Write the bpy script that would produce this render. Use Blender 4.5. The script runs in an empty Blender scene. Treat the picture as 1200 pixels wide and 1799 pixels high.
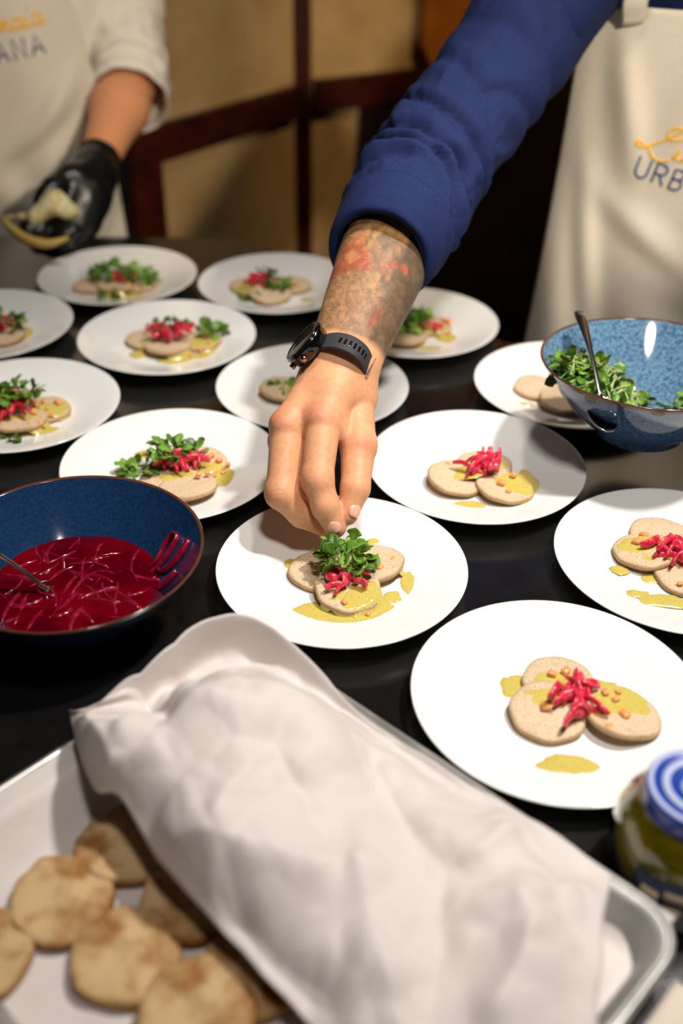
import bpy, math, random
import numpy as np
from mathutils import Vector, Matrix, noise as mnoise

R_ = math.radians
T = 0.9                                   # height of the counter top
scene = bpy.context.scene
COL = scene.collection

# ------------------------------------------------------------------ camera
cam_d = bpy.data.cameras.new('camera'); cam = bpy.data.objects.new('camera', cam_d); COL.objects.link(cam)
PITCH, ROLL = 0.59377, 0.0132068
fw = Vector((0, math.cos(PITCH), -math.sin(PITCH)))
up0 = Vector((0, math.sin(PITCH), math.cos(PITCH))); rt0 = Vector((1, 0, 0))
rt = rt0*math.cos(ROLL) + up0*math.sin(ROLL); up = -rt0*math.sin(ROLL) + up0*math.cos(ROLL)
m = Matrix.Identity(4)
for i in range(3):
    m[i][0] = rt[i]; m[i][1] = up[i]; m[i][2] = -fw[i]
m[0][3], m[1][3], m[2][3] = 0, 0, 1.51924
cam.matrix_world = m
cam_d.sensor_fit = 'VERTICAL'; cam_d.sensor_height = 36; cam_d.sensor_width = 24
cam_d.lens = 1853.7*36/1799
cam_d.clip_start = 0.02
cam_d.dof.use_dof = True; cam_d.dof.focus_distance = 0.995; cam_d.dof.aperture_fstop = 2.4
scene.camera = cam

# ------------------------------------------------------------------ world, lamps, exposure
w = bpy.data.worlds.new('world'); scene.world = w; w.use_nodes = True
w.node_tree.nodes['Background'].inputs[0].default_value = (1.0, 0.86, 0.72, 1)
w.node_tree.nodes['Background'].inputs[1].default_value = 0.10
def lamp(name, kind, loc, target, energy, color, size=0.1, spot=60, blend=0.5):
    d = bpy.data.lights.new(name, kind); o = bpy.data.objects.new(name, d); COL.objects.link(o)
    o.location = loc; d.energy = energy; d.color = color
    v = Vector(target) - Vector(loc); o.rotation_euler = v.to_track_quat('-Z', 'Y').to_euler()
    if kind == 'SPOT': d.spot_size = R_(spot); d.spot_blend = blend; d.shadow_soft_size = size
    if kind == 'AREA': d.shape = 'DISK'; d.size = size
    return o
lamp('spot_key', 'SPOT', (0.75, 0.80, 2.75), (0.12, 0.80, 0.9), 150, (1.0, 0.95, 0.90), 0.07, 50, 0.9)
lamp('spot_front', 'SPOT', (0.20, 0.10, 2.75), (0.17, 0.82, 0.9), 80, (1.0, 0.94, 0.89), 0.12, 46, 1.0)
lamp('spot_back', 'SPOT', (0.30, 1.15, 2.75), (-0.30, 1.45, 0.9), 50, (1.0, 0.92, 0.84), 0.07, 58, 0.8)
lamp('wall_wash', 'SPOT', (0.70, 0.0, 2.0), (-0.22, 2.6, 0.95), 115, (1.0, 0.87, 0.70), 0.05, 38, 0.5)
lamp('amber_glow', 'SPOT', (1.5, 2.0, 2.6), (0.40, 3.0, 1.15), 60, (1.0, 0.72, 0.38), 0.08, 40, 0.7)
scene.view_settings.view_transform = 'Standard'
scene.view_settings.look = 'None'
scene.view_settings.exposure = 0.0
scene.view_settings.gamma = 1.0
scene.view_settings.use_curve_mapping = False

# ------------------------------------------------------------------ object helpers
ORG = {}
def tag(o, label=None, cat=None, group=None, kind=None):
    if label: o['label'] = label
    if cat: o['category'] = cat
    if group: o['group'] = group
    if kind: o['kind'] = kind
    return o
def thing(name, loc, label, cat, group=None):
    o = bpy.data.objects.new(name, None); COL.objects.link(o); o.location = loc
    o.empty_display_size = 0.05
    ORG[o.name] = Vector(loc)
    return tag(o, label, cat, group)
def mk(name, V, F, mat, parent=None, smooth=True, origin=None, cols=None, loc=None, mats=None, midx=None, uv=None):
    """V in world coordinates; origin (or the parent's place) is subtracted."""
    V = np.asarray(V, float)
    if parent is not None: org = ORG[parent.name]
    elif origin is not None: org = Vector(origin)
    else:
        org = Vector(((V[:, 0].min()+V[:, 0].max())/2, (V[:, 1].min()+V[:, 1].max())/2, V[:, 2].min()))
    me = bpy.data.meshes.new(name)
    me.from_pydata((V - np.array(org)).tolist(), [], [list(map(int, f)) for f in F])
    if smooth: me.polygons.foreach_set('use_smooth', [True]*len(me.polygons))
    for mm in (mats or [mat]): me.materials.append(mm)
    if midx is not None: me.polygons.foreach_set('material_index', midx)
    if cols is not None:
        a = me.color_attributes.new('paint', 'FLOAT_COLOR', 'POINT')
        c = np.ones((len(V), 4)); c[:, :3] = cols
        a.data.foreach_set('color', c.ravel())
    me.update()
    o = bpy.data.objects.new(name, me); COL.objects.link(o)
    if parent is not None: o.parent = parent
    else: o.location = org
    ORG[o.name] = org
    return o
def dup(o, loc, rot=(0, 0, 0), scale=None):
    c = o.copy(); COL.objects.link(c); c.location = loc; c.rotation_euler = rot
    if scale: c.scale = scale
    ORG[c.name] = Vector(loc)
    for ch in o.children:
        d = ch.copy(); COL.objects.link(d); d.parent = c
    return c

class MB:
    def __init__(s): s.V = []; s.F = []; s.C = []
    def add(s, V, F, col=None):
        n = len(s.V); s.V += [tuple(map(float, v)) for v in V]; s.F += [tuple(int(i)+n for i in f) for f in F]
        if col is not None:
            if np.ndim(col) == 1: s.C += [tuple(col)]*len(V)
            else: s.C += [tuple(c) for c in col]
        return s
def box(mn, mx, b=0.0):
    x0, y0, z0 = mn; x1, y1, z1 = mx
    V = [(x0,y0,z0),(x1,y0,z0),(x1,y1,z0),(x0,y1,z0),(x0,y0,z1),(x1,y0,z1),(x1,y1,z1),(x0,y1,z1)]
    F = [(0,3,2,1),(4,5,6,7),(0,1,5,4),(1,2,6,5),(2,3,7,6),(3,0,4,7)]
    return V, F
def obox(c, ax, ay, az, hx, hy, hz):
    c = Vector(c); ax, ay, az = Vector(ax).normalized(), Vector(ay).normalized(), Vector(az).normalized()
    V = [c + ax*hx*a + ay*hy*b + az*hz*d for d in (-1,1) for a, b in ((-1,-1),(1,-1),(1,1),(-1,1))]
    return [tuple(v) for v in V], [(0,3,2,1),(4,5,6,7),(0,1,5,4),(1,2,6,5),(2,3,7,6),(3,0,4,7)]
def bevel(o, width, seg=2):
    md = o.modifiers.new('bevel', 'BEVEL'); md.width = width; md.segments = seg; md.limit_method = 'ANGLE'
def lathe(prof, n=64, c=(0, 0, 0), close=False, cap=True):
    V = []; F = []; m_ = len(prof)
    for i in range(n):
        a = 2*math.pi*i/n
        for r, z in prof: V.append((c[0]+r*math.cos(a), c[1]+r*math.sin(a), c[2]+z))
    for i in range(n):
        j = (i+1) % n
        for k in range(m_ if close else m_-1):
            l = (k+1) % m_
            F.append((i*m_+k, j*m_+k, j*m_+l, i*m_+l))
    if not close and cap:
        for k in (0, m_-1):
            if prof[k][0] > 1e-6: F.append([i*m_+k for i in range(n)][::(1 if k else -1)])
    return V, F
def frames(P, ref=None):
    P = [Vector(p) for p in P]; n = len(P); out = []
    t0 = (P[1]-P[0]).normalized()
    r = Vector(ref) if ref else (Vector((0,0,1)) if abs(t0.z) < .9 else Vector((1,0,0)))
    u = (r - t0*r.dot(t0)).normalized()
    for i in range(n):
        t = (P[min(i+1, n-1)] - P[max(i-1, 0)]).normalized()
        u = (u - t*u.dot(t)).normalized(); out.append((P[i], t, u, t.cross(u)))
    return out
def tube(P, rad, n=10, ref=None, flat=1.0, cap=True):
    V = []; F = []; fr = frames(P, ref); m_ = len(fr)
    rad = rad if hasattr(rad, '__len__') else [rad]*m_
    for (p, t, u, v), r in zip(fr, rad):
        for k in range(n):
            a = 2*math.pi*k/n; V.append(tuple(p + u*(math.cos(a)*r) + v*(math.sin(a)*r*flat)))
    for i in range(m_-1):
        for k in range(n):
            l = (k+1) % n; F.append((i*n+k, i*n+l, (i+1)*n+l, (i+1)*n+k))
    if cap: F.append(list(range(n))[::-1]); F.append([(m_-1)*n+k for k in range(n)])
    return V, F
def spline(P, k=8):
    P = [np.array(p, float) for p in P]; Q = [2*P[0]-P[1]] + P + [2*P[-1]-P[-2]]; out = []
    for i in range(1, len(Q)-2):
        a, b, c_, d = Q[i-1:i+3]
        for j in range(k):
            t = j/k
            out.append(0.5*((2*b)+(-a+c_)*t+(2*a-5*b+4*c_-d)*t*t+(-a+3*b-3*c_+d)*t**3))
    out.append(P[-1]); return out
def grid_faces(nu, nv, closed_u=False):
    F = []
    for i in range(nu if closed_u else nu-1):
        for j in range(nv-1):
            a = i*nv+j; b = ((i+1) % nu)*nv+j; F.append((a, b, b+1, a+1))
    return F
def thick(V, F, t):
    """give an open sheet real thickness t along its normals"""
    V = np.asarray(V, float); N = np.zeros_like(V); E = {}
    for f in F:
        n = np.cross(V[f[1]]-V[f[0]], V[f[2]]-V[f[0]])
        for i in f: N[i] += n
        for a, b in zip(f, list(f[1:])+[f[0]]): E[(a, b)] = 1
    N /= np.maximum(np.linalg.norm(N, axis=1, keepdims=True), 1e-12)
    n0 = len(V); W = np.concatenate([V, V - N*t])
    G = [tuple(f) for f in F] + [tuple(i+n0 for i in f[::-1]) for f in F]
    for (a, b) in E:
        if (b, a) not in E: G.append((b, a, a+n0, b+n0))
    return W, G

# ------------------------------------------------------------------ numpy noise + surface nets for organic shapes
def _h(i, j, k, s=0):
    n = (i*374761393 + j*668265263 + k*2147483647 + s*974711) & 0xffffffff
    n = ((n ^ (n >> 13)) * 1274126177) & 0xffffffff
    return ((n ^ (n >> 16)) & 0xffff)/32767.5 - 1
def vnoise(P, s=0):
    P = np.asarray(P, float); I = np.floor(P).astype(np.int64); f = P - I; f = f*f*(3-2*f); r = 0
    for a in (0, 1):
        for b in (0, 1):
            for c_ in (0, 1):
                wgt = (f[..., 0] if a else 1-f[..., 0])*(f[..., 1] if b else 1-f[..., 1])*(f[..., 2] if c_ else 1-f[..., 2])
                r = r + wgt*_h(I[..., 0]+a, I[..., 1]+b, I[..., 2]+c_, s)
    return r
def cone(P, a, b, ra, rb):
    a = np.array(a); b = np.array(b); ab = b-a
    t = np.clip(((P-a)@ab)/(ab@ab), 0, 1)
    return np.linalg.norm(P - a - t[..., None]*ab, axis=-1) - (ra + (rb-ra)*t)
def ell(P, c_, r, M=None):
    q = P - np.array(c_)
    if M is not None: q = q@np.array(M).T
    r = np.array(r); k = np.linalg.norm(q/r, axis=-1); k2 = np.linalg.norm(q/(r*r), axis=-1)
    return k*(k-1)/np.maximum(k2, 1e-9)
def smin(a, b, k):
    h = np.clip(0.5+0.5*(b-a)/k, 0, 1)
    return b + (a-b)*h - k*h*(1-h)
def smax(a, b, k): return -smin(-a, -b, k)
def chain(P, pts, rad, k=0.004):
    d = None
    for i in range(len(pts)-1):
        e = cone(P, pts[i], pts[i+1], rad[i], rad[i+1]); d = e if d is None else smin(d, e, k)
    return d
def nets(fn, mn, mx, h):
    mn = np.array(mn, float); n = np.ceil((np.array(mx)-mn)/h).astype(int)+1
    ax = [mn[i] + h*np.arange(n[i]) for i in range(3)]
    G = np.empty(tuple(n))
    step = max(1, int(400000/(n[1]*n[2])))
    for i in range(0, n[0], step):
        P = np.stack(np.meshgrid(ax[0][i:i+step], ax[1], ax[2], indexing='ij'), -1); G[i:i+step] = fn(P)
    S = G < 0
    cell = np.zeros(tuple(n-1), bool); cnt = np.zeros(tuple(n-1)); acc = np.zeros(tuple(n-1)+(3,))
    cor = [(a, b, c_) for a in (0,1) for b in (0,1) for c_ in (0,1)]
    sl = lambda A, o: A[o[0]:o[0]+n[0]-1, o[1]:o[1]+n[1]-1, o[2]:o[2]+n[2]-1]
    for p in cor:
        for d in range(3):
            if p[d] == 0:
                q = list(p); q[d] = 1; q = tuple(q)
                A, B = sl(G, p), sl(G, q); X = (sl(S, p) != sl(S, q))
                t = np.where(X, A/np.where(X, A-B, 1), 0)
                for e in range(3):
                    acc[..., e] += X*(p[e] + (t if e == d else 0))
                cnt += X
    cell = cnt > 0
    idx = -np.ones(cell.shape, int); idx[cell] = np.arange(cell.sum())
    C = np.argwhere(cell)
    V = mn + h*(C + acc[cell]/cnt[cell][:, None])
    F = []
    for d in range(3):
        e1, e2 = (d+1) % 3, (d+2) % 3
        lo = [slice(None)]*3; hi = [slice(None)]*3; lo[d] = slice(0, -1); hi[d] = slice(1, None)
        X = S[tuple(lo)] != S[tuple(hi)]
        W = np.argwhere(X)
        W = W[(W[:, e1] > 0) & (W[:, e2] > 0) & (W[:, e1] < n[e1]-1) & (W[:, e2] < n[e2]-1)]
        if not len(W): continue
        o1 = np.zeros(3, int); o1[e1] = 1; o2 = np.zeros(3, int); o2[e2] = 1
        g = lambda Q: idx[Q[:, 0], Q[:, 1], Q[:, 2]]
        q = np.stack([g(W-o1-o2), g(W-o2), g(W), g(W-o1)], 1)
        ins = S[W[:, 0], W[:, 1], W[:, 2]]
        q[~ins] = q[~ins][:, ::-1]
        F.append(q)
    F = np.concatenate(F)
    F = F[(F >= 0).all(1)]
    # one relaxation pass along the surface
    return V, F
def relax(V, F, it=1, w_=0.5):
    V = V.copy()
    for _ in range(it):
        A = np.zeros_like(V); c_ = np.zeros(len(V))
        for a, b in ((0,1),(1,2),(2,3),(3,0)):
            np.add.at(A, F[:, a], V[F[:, b]]); np.add.at(A, F[:, b], V[F[:, a]])
            np.add.at(c_, F[:, a], 1); np.add.at(c_, F[:, b], 1)
        V = V*(1-w_) + w_*A/np.maximum(c_, 1)[:, None]
    return V

# ------------------------------------------------------------------ materials
def s2l(c):
    return tuple(((x/255)/12.92 if x/255 <= .04045 else (((x/255)+.055)/1.055)**2.4) for x in c)
def mat(name, col, rough=0.5, spec=0.5, metal=0, noise=None, bump=None, coat=0, sss=0, trans=0, ior=1.45, paint=False, sheen=0, alpha=None, streak=None):
    """col = sRGB; noise = (scale, sRGB2, lo, hi[, detail]); bump = (scale, strength)"""
    m_ = bpy.data.materials.new(name); m_.use_nodes = True; nt = m_.node_tree; N = nt.nodes; L = nt.links
    b = N['Principled BSDF']; tc = N.new('ShaderNodeTexCoord')
    b.inputs['Roughness'].default_value = rough; b.inputs['Metallic'].default_value = metal
    b.inputs['Specular IOR Level'].default_value = spec; b.inputs['IOR'].default_value = ior
    b.inputs['Coat Weight'].default_value = coat; b.inputs['Coat Roughness'].default_value = 0.05
    b.inputs['Transmission Weight'].default_value = trans
    if sheen: b.inputs['Sheen Weight'].default_value = sheen
    if sss:
        b.inputs['Subsurface Weight'].default_value = sss; b.inputs['Subsurface Radius'].default_value = (1, .35, .2)
        b.inputs['Subsurface Scale'].default_value = 0.004
    out = None
    if paint:
        a = N.new('ShaderNodeAttribute'); a.attribute_name = 'paint'; out = a.outputs['Color']
    base = (*s2l(col), 1)
    if noise:
        t = N.new('ShaderNodeTexNoise'); t.inputs['Scale'].default_value = noise[0]
        t.inputs['Detail'].default_value = noise[4] if len(noise) > 4 else 5
        L.new(tc.outputs['Object'], t.inputs['Vector'])
        r = N.new('ShaderNodeMapRange'); r.inputs['From Min'].default_value = noise[2]; r.inputs['From Max'].default_value = noise[3]
        L.new(t.outputs['Fac'], r.inputs['Value'])
        mx = N.new('ShaderNodeMix'); mx.data_type = 'RGBA'
        L.new(r.outputs['Result'], mx.inputs['Factor'])
        if out: L.new(out, mx.inputs['A']); mx.blend_type = 'MULTIPLY'
        else: mx.inputs['A'].default_value = base
        mx.inputs['B'].default_value = (*s2l(noise[1]), 1); out = mx.outputs['Result']
    if out: L.new(out, b.inputs['Base Color'])
    else: b.inputs['Base Color'].default_value = base
    if bump:
        t = N.new('ShaderNodeTexNoise'); t.inputs['Scale'].default_value = bump[0]; t.inputs['Detail'].default_value = 4
        L.new(tc.outputs['Object'], t.inputs['Vector'])
        bp = N.new('ShaderNodeBump'); bp.inputs['Strength'].default_value = bump[1]; bp.inputs['Distance'].default_value = bump[2] if len(bump) > 2 else 0.002
        L.new(t.outputs['Fac'], bp.inputs['Height']); L.new(bp.outputs['Normal'], b.inputs['Normal'])
    return m_

M = {}
M['ochre'] = mat('ochre_plaster', (204, 170, 118), .75, .3, noise=(9, (188, 152, 102), .35, .65), bump=(60, .1))
M['rail'] = mat('red_brown_wood', (74, 26, 12), .45, .4, noise=(14, (50, 16, 8), .35, .65))
M['amber'] = mat('amber_wood', (190, 112, 34), .5, .4, noise=(6, (160, 88, 24), .35, .65))
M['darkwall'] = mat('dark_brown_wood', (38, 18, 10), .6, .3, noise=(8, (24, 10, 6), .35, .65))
M['floor'] = mat('dark_floor', (40, 30, 24), .5, .4, noise=(5, (30, 22, 18), .35, .65))
M['counter'] = mat('black_counter', (17, 15, 14), .18, .5, ior=2.1, noise=(40, (20, 19, 19), .4, .6), bump=(900, .02))
M['base'] = mat('counter_base', (18, 16, 15), .5, .3)
M['china'] = mat('white_china', (238, 237, 233), .12, .5, coat=.5)
M['disc'] = mat('buckwheat', (196, 160, 118), .55, .4, paint=True, noise=(900, (170, 140, 108), .58, .68, 2), bump=(500, .2, .0005))
M['cookie'] = mat('baked_dough', (196, 155, 100), .7, .3, paint=True, noise=(45, (190, 150, 100), .45, .7, 4), bump=(60, .3, .002))
M['sauce'] = mat('olive_dressing', (206, 188, 98), .16, .5, noise=(700, (182, 162, 72), .5, .7, 3), bump=(260, .15, .0005), sss=.15, coat=.4)
M['carrot'] = mat('orange_dice', (240, 172, 108), .22, .5, noise=(150, (228, 140, 70), .4, .6), sss=.2)
M['onion'] = mat('pickled_onion', (206, 32, 62), .2, .5, noise=(160, (232, 92, 110), .45, .7), sss=.2, coat=.3)
M['onion_dark'] = mat('beet_onion', (112, 8, 34), .15, .5, noise=(120, (160, 36, 66), .5, .8), sss=.15, coat=.4)
M['pickle_liquid'] = mat('beet_brine', (72, 0, 12), .04, .5, coat=.3, noise=(16, (104, 2, 14), .45, .65, 2))
M['leaf'] = mat('rocket_leaf', (70, 128, 40), .35, .45, paint=True, sss=.1)
M['steel'] = mat('steel', (200, 196, 190), .16, .5, metal=1)
M['alu'] = mat('aluminium_tray', (216, 213, 208), .34, .5, metal=.7, noise=(20, (180, 178, 172), .4, .6))
M['paper'] = mat('baking_paper', (208, 199, 194), .6, .3, bump=(40, .25, .002))
M['apron'] = mat('apron_canvas', (212, 204, 190), .85, .2, noise=(600, (203, 194, 178), .4, .6), bump=(900, .15, .0006))
M['shirtwhite'] = mat('white_cotton', (226, 218, 206), .8, .2, bump=(300, .1))
M['navy'] = mat('navy_cotton', (27, 38, 76), .85, .15, noise=(500, (23, 33, 70), .4, .6), bump=(700, .2, .0006))
M['black_cloth'] = mat('black_cloth', (18, 17, 22), .85, .2)
M['skin'] = mat('skin', (220, 150, 110), .48, .3, paint=True, noise=(200, (244, 236, 232), .45, .75, 4), bump=(420, .10, .0004), sss=.12)
M['nail'] = mat('nail', (234, 178, 152), .25, .5, coat=.3)
M['haircol'] = mat('hair', (40, 28, 20), .6, .3, bump=(120, .5, .004))
M['armhair'] = mat('arm_hair', (240, 200, 140), .4, .5)
M['glove'] = mat('black_nitrile', (16, 16, 18), .32, .5, bump=(160, .3, .001))
M['yellow'] = mat('yellow_thread', (236, 182, 20), .6, .3, bump=(1500, .4, .0005))
M['blue'] = mat('blue_thread', (10, 52, 122), .6, .3, bump=(1500, .4, .0005))
M['watchblack'] = mat('gloss_black', (10, 10, 11), .14, .5, coat=.5)
M['glass_dark'] = mat('watch_glass', (48, 42, 36), .06, .6, coat=.6)
M['rubber'] = mat('strap_rubber', (58, 56, 60), .6, .3, bump=(1600, .4, .0004))
M['rose'] = mat('rose_metal', (214, 170, 150), .2, .5, metal=1)
M['cheese'] = mat('pale_onion_flesh', (222, 214, 176), .4, .4, noise=(60, (206, 190, 130), .4, .65), sss=.2)
M['rind'] = mat('golden_rind', (206, 176, 96), .45, .4, sss=.1)
M['lid'] = mat('blue_lid', (26, 60, 148), .25, .5, coat=.3)
M['lidwhite'] = mat('white_print', (178, 188, 222), .35, .4)
M['label'] = mat('jar_label', (34, 40, 58), .5, .4)
M['labelcream'] = mat('label_print', (196, 176, 150), .5, .4)
M['oil'] = mat('olive_oil', (150, 126, 16), .1, .5, noise=(60, (110, 96, 14), .4, .65), coat=.3)
M['linen'] = mat('cream_cloth', (214, 200, 184), .85, .2, bump=(80, .3))
def glass():
    m_ = mat('clear_glass', (245, 250, 248), .02, .5, trans=1, ior=1.45); return m_
M['glass'] = glass()
def bowl_mat(name, light, dark, lo, hi):
    m_ = mat(name, light, .07, .6, coat=.8, noise=(300, dark, lo, hi, 9)); return m_
M['bowl_light'] = bowl_mat('blue_glaze', (112, 148, 172), (52, 88, 130), .42, .66)
M['bowl_dark'] = bowl_mat('deep_blue_glaze', (24, 52, 86), (15, 36, 66), .30, .75)
M['bowl_out'] = bowl_mat('blue_glaze_outside', (62, 92, 128), (34, 56, 92), .42, .62)
M['bowl_rim'] = mat('brown_glazed_rim', (86, 52, 36), .12, .6, coat=.6)

# ------------------------------------------------------------------ the setting
def struct(name, V, F, mt, smooth=False):
    o = mk(name, V, F, mt, smooth=smooth); o['kind'] = 'structure'; return o
struct('floor', *box((-3.5, -2.0, -0.05), (3.5, 4.4, 0)), M['floor'])
struct('ceiling', *box((-3.5, -2.0, 3.0), (3.5, 4.4, 3.05)), M['ochre'])
struct('wall_near', *box((-3.5, -2.05, 0), (3.5, -2.0, 3.0)), M['ochre'])
struct('wall_left', *box((-3.55, -2.0, 0), (-3.5, 4.4, 3.0)), M['darkwall'])
struct('wall_right', *box((3.5, -2.0, 0), (3.55, 4.4, 3.0)), M['darkwall'])
struct('wall_back', *box((-3.5, 4.4, 0), (3.5, 4.45, 3.0)), M['darkwall'])
P0 = Vector((-0.1245, 2.776, 0))
dL = Vector((-math.sin(R_(36)), -math.cos(R_(36)), 0)); dR = Vector((math.sin(R_(60)), math.cos(R_(60)), 0))
def along(P, d, s0, s1, z0, z1, th, off=0.0):
    nrm = Vector((d.y, -d.x, 0))
    if nrm.y > 0: nrm = -nrm
    c = P + d*((s0+s1)/2) + nrm*off + Vector((0, 0, (z0+z1)/2))
    return obox(c, d, nrm, (0,0,1), abs(s1-s0)/2, th/2, (z1-z0)/2)
struct('wall_panel_left', *along(P0, dL, 0, 0.60, 0.0, 2.99, .03), M['ochre'])
struct('wall_panel_right', *along(P0, dR, 0, 2.2, 0.0, 2.99, .03), M['ochre'])
struct('wall_panel_far_left', *along(P0+dL*.60, Vector((-.99, .14, 0)).normalized(), 0.0, 3.0, 0.0, 2.99, .03), M['darkwall'])
struct('trim_1', *along(P0, Vector((1,0,0)), -.036, .036, 0.0, 2.98, .07), M['rail'])
struct('trim_2', *along(P0, dL, 0.036, 0.56, 0.862, 0.936, .03, .025), M['rail'])
struct('trim_3', *along(P0, dR, 0.036, 2.2, 0.868, 0.942, .03, .025), M['rail'])
struct('trim_4', *along(P0, dL, 0.53, 0.62, 0.0, 0.936, .035, .028), M['rail'])

struct('wall_panel_shade', *along(P0, dR, 0.17, 2.2, 0.0, 0.868, .02, .022), M['darkwall'])  # dark sheet added over the ochre panel, standing in for the chef's shadow
pl = [(.33, 2.9), (.34, 1.0), (.37, .945), (.42, .92), (1.6, .92), (1.6, 2.9)]
Vp = []
for off in (.03, .05):
    for s_, z_ in pl:
        q_ = P0+dR*s_+Vector((math.cos(R_(60))*off, -math.sin(R_(60))*off, 0)); Vp.append((q_.x, q_.y, z_))
n_ = len(pl)
struct('wall_panel_amber', Vp, [list(range(n_)), list(range(n_, 2*n_))[::-1]]+[(i, i+n_, (i+1) % n_+n_, (i+1) % n_) for i in range(n_)], M['amber'])

# kitchen counter
ctr = thing('serving_counter', (0, 0.9, 0), 'long glossy black serving counter carrying the plates and bowls', 'counter')
poly = [(-1.5, -0.25), (1.3, -0.25), (1.3, 1.30), (0.5, 1.33), (0.225, 1.345), (-0.17, 1.745), (-1.5, 1.745)]
def prism(pl, z0, z1):
    n = len(pl)
    V = [(x, y, z0) for x, y in pl] + [(x, y, z1) for x, y in pl]
    F = [list(range(n))[::-1], list(range(n, 2*n))] + [(i, (i+1) % n, (i+1) % n+n, i+n) for i in range(n)]
    return V, F
o = mk('countertop', *prism(poly, T-.035, T), M['counter'], ctr, smooth=False); bevel(o, .003)
cx_, cy_ = 0, .8
mk('base_cabinet', *prism([(x*.96, cy_+(y-cy_)*.93) for x, y in poly], 0, T-.035), M['base'], ctr, smooth=False)

# ------------------------------------------------------------------ plates
PR = .1185
pprof = [(0, .0035), (.040, .0035), (.043, 0.0), (.049, 0.0), (.052, .0045), (.075, .0085), (.100, .0150), (.1165, .0200), (.1182, .0212), (.1185, .0222),
         (.1180, .0228), (.1168, .0226), (.100, .0178), (.078, .0110), (.066, .0083), (.060, .0078), (0, .0078)]
plates = {
 'front': ((0.0013, 0.7959), 'white plate under the tattooed hand, with pickled onion and freshly dropped greens'),
 'right_front': ((0.1764, 0.6277), 'white plate nearest the jar, with pickled onion and no greens'),
 'centre_right': ((0.1477, 0.9874), 'white plate right of the hand with upright pink onion strips on two discs'),
 'right_edge': ((0.3240, 0.8179), 'white plate cut by the right edge, below the light blue bowl'),
 'left_centre': ((-0.1826, 0.9855), 'white plate just behind the dark blue bowl'),
 'behind_wrist': ((-0.0369, 1.1678), 'white plate half hidden behind the watch and wrist'),
 'third_row': ((-0.2338, 1.3081), 'white plate with three green sprigs round a red onion heap, behind left'),
 'far_centre': ((-0.1024, 1.4936), 'white plate farthest back beside the tattooed forearm, small red heap left of greens'),
 'far_left': ((-0.3454, 1.5167), 'white plate right under the black gloved hand'),
 'left_edge_far': ((-0.4880, 1.3375), 'farther of the two white plates cut by the left edge'),
 'left_edge_near': ((-0.3838, 1.1082), 'nearer of the two white plates cut by the left edge'),
 'behind_forearm': ((0.0895, 1.3541), 'white plate behind the tattooed forearm against the dark background'),
 'behind_bowl': ((0.2794, 1.1762), 'white plate half hidden behind the light blue bowl, bare brown discs'),
}
keys = list(plates); pos = np.array([plates[k][0] for k in keys])
for _ in range(60):                       # rims just touch, none overlap
    for i in range(len(pos)):
        for j in range(i):
            d = pos[i]-pos[j]; L_ = np.linalg.norm(d)
            if L_ < 2*PR+.0008:
                s = d/L_*(2*PR+.0008-L_)/2; pos[i] += s; pos[j] -= s
PV, PF = lathe(pprof, 96)
plate0 = None
for k, p in zip(keys, pos):
    if plate0 is None:
        plate0 = mk('dinner_plate', PV, PF, M['china'], origin=(0,0,0)); o = plate0; o.location = (p[0], p[1], T)
    else: o = dup(plate0, (p[0], p[1], T))
    tag(o, plates[k][1], 'plate', 'white dinner plates on the counter')

# ------------------------------------------------------------------ food builders
rng = random.Random(7)
def disc_mesh(name, r, h, seed, mt, c1, c2, rough=.05, dome=.15):
    """round flat cake with a worn browned edge; base at z=0"""
    n = 48; prof = [(0, 0), (.6, 0), (.9, .01), (.985, .18), (1, .5), (.985, .82), (.94, .97), (.85, 1), (.6, 1.02), (.3, 1.03), (.12, 1.03)]
    V = []; C = []
    for i in range(n):
        a = 2*math.pi*i/n
        for q, z in prof:
            rr = r*q*(1 + rough*mnoise.noise(Vector((math.cos(a)*1.3+seed*3.1, math.sin(a)*1.3, seed))))
            x, y = rr*math.cos(a), rr*math.sin(a)
            dz = h*dome*mnoise.noise(Vector((x/r*2.2+seed*7, y/r*2.2, 0)))*(1 if z > .5 else 0)
            V.append((x, y, h*z+dz))
            t = min(1, max(0, (q-.82)/.16)); t = t*(.35 if z >= .97 else 1) if z > .01 else 1
            k = .5+.5*mnoise.noise(Vector((x*90+seed, y*90, z*4)))
            t = min(1, t*(.6+.6*k))
            C.append(tuple(c1[e]*(1-t)+c2[e]*t for e in range(3)))
    m_ = len(prof); F = grid_faces(n, m_, True)
    V.append((0, 0, h*1.03)); C.append(c1); top = len(V)-1
    for i in range(n): F.append((i*m_+m_-1, ((i+1) % n)*m_+m_-1, top))
    return mk(name, V, F, mt, origin=(0,0,0), cols=np.array(C))
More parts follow.
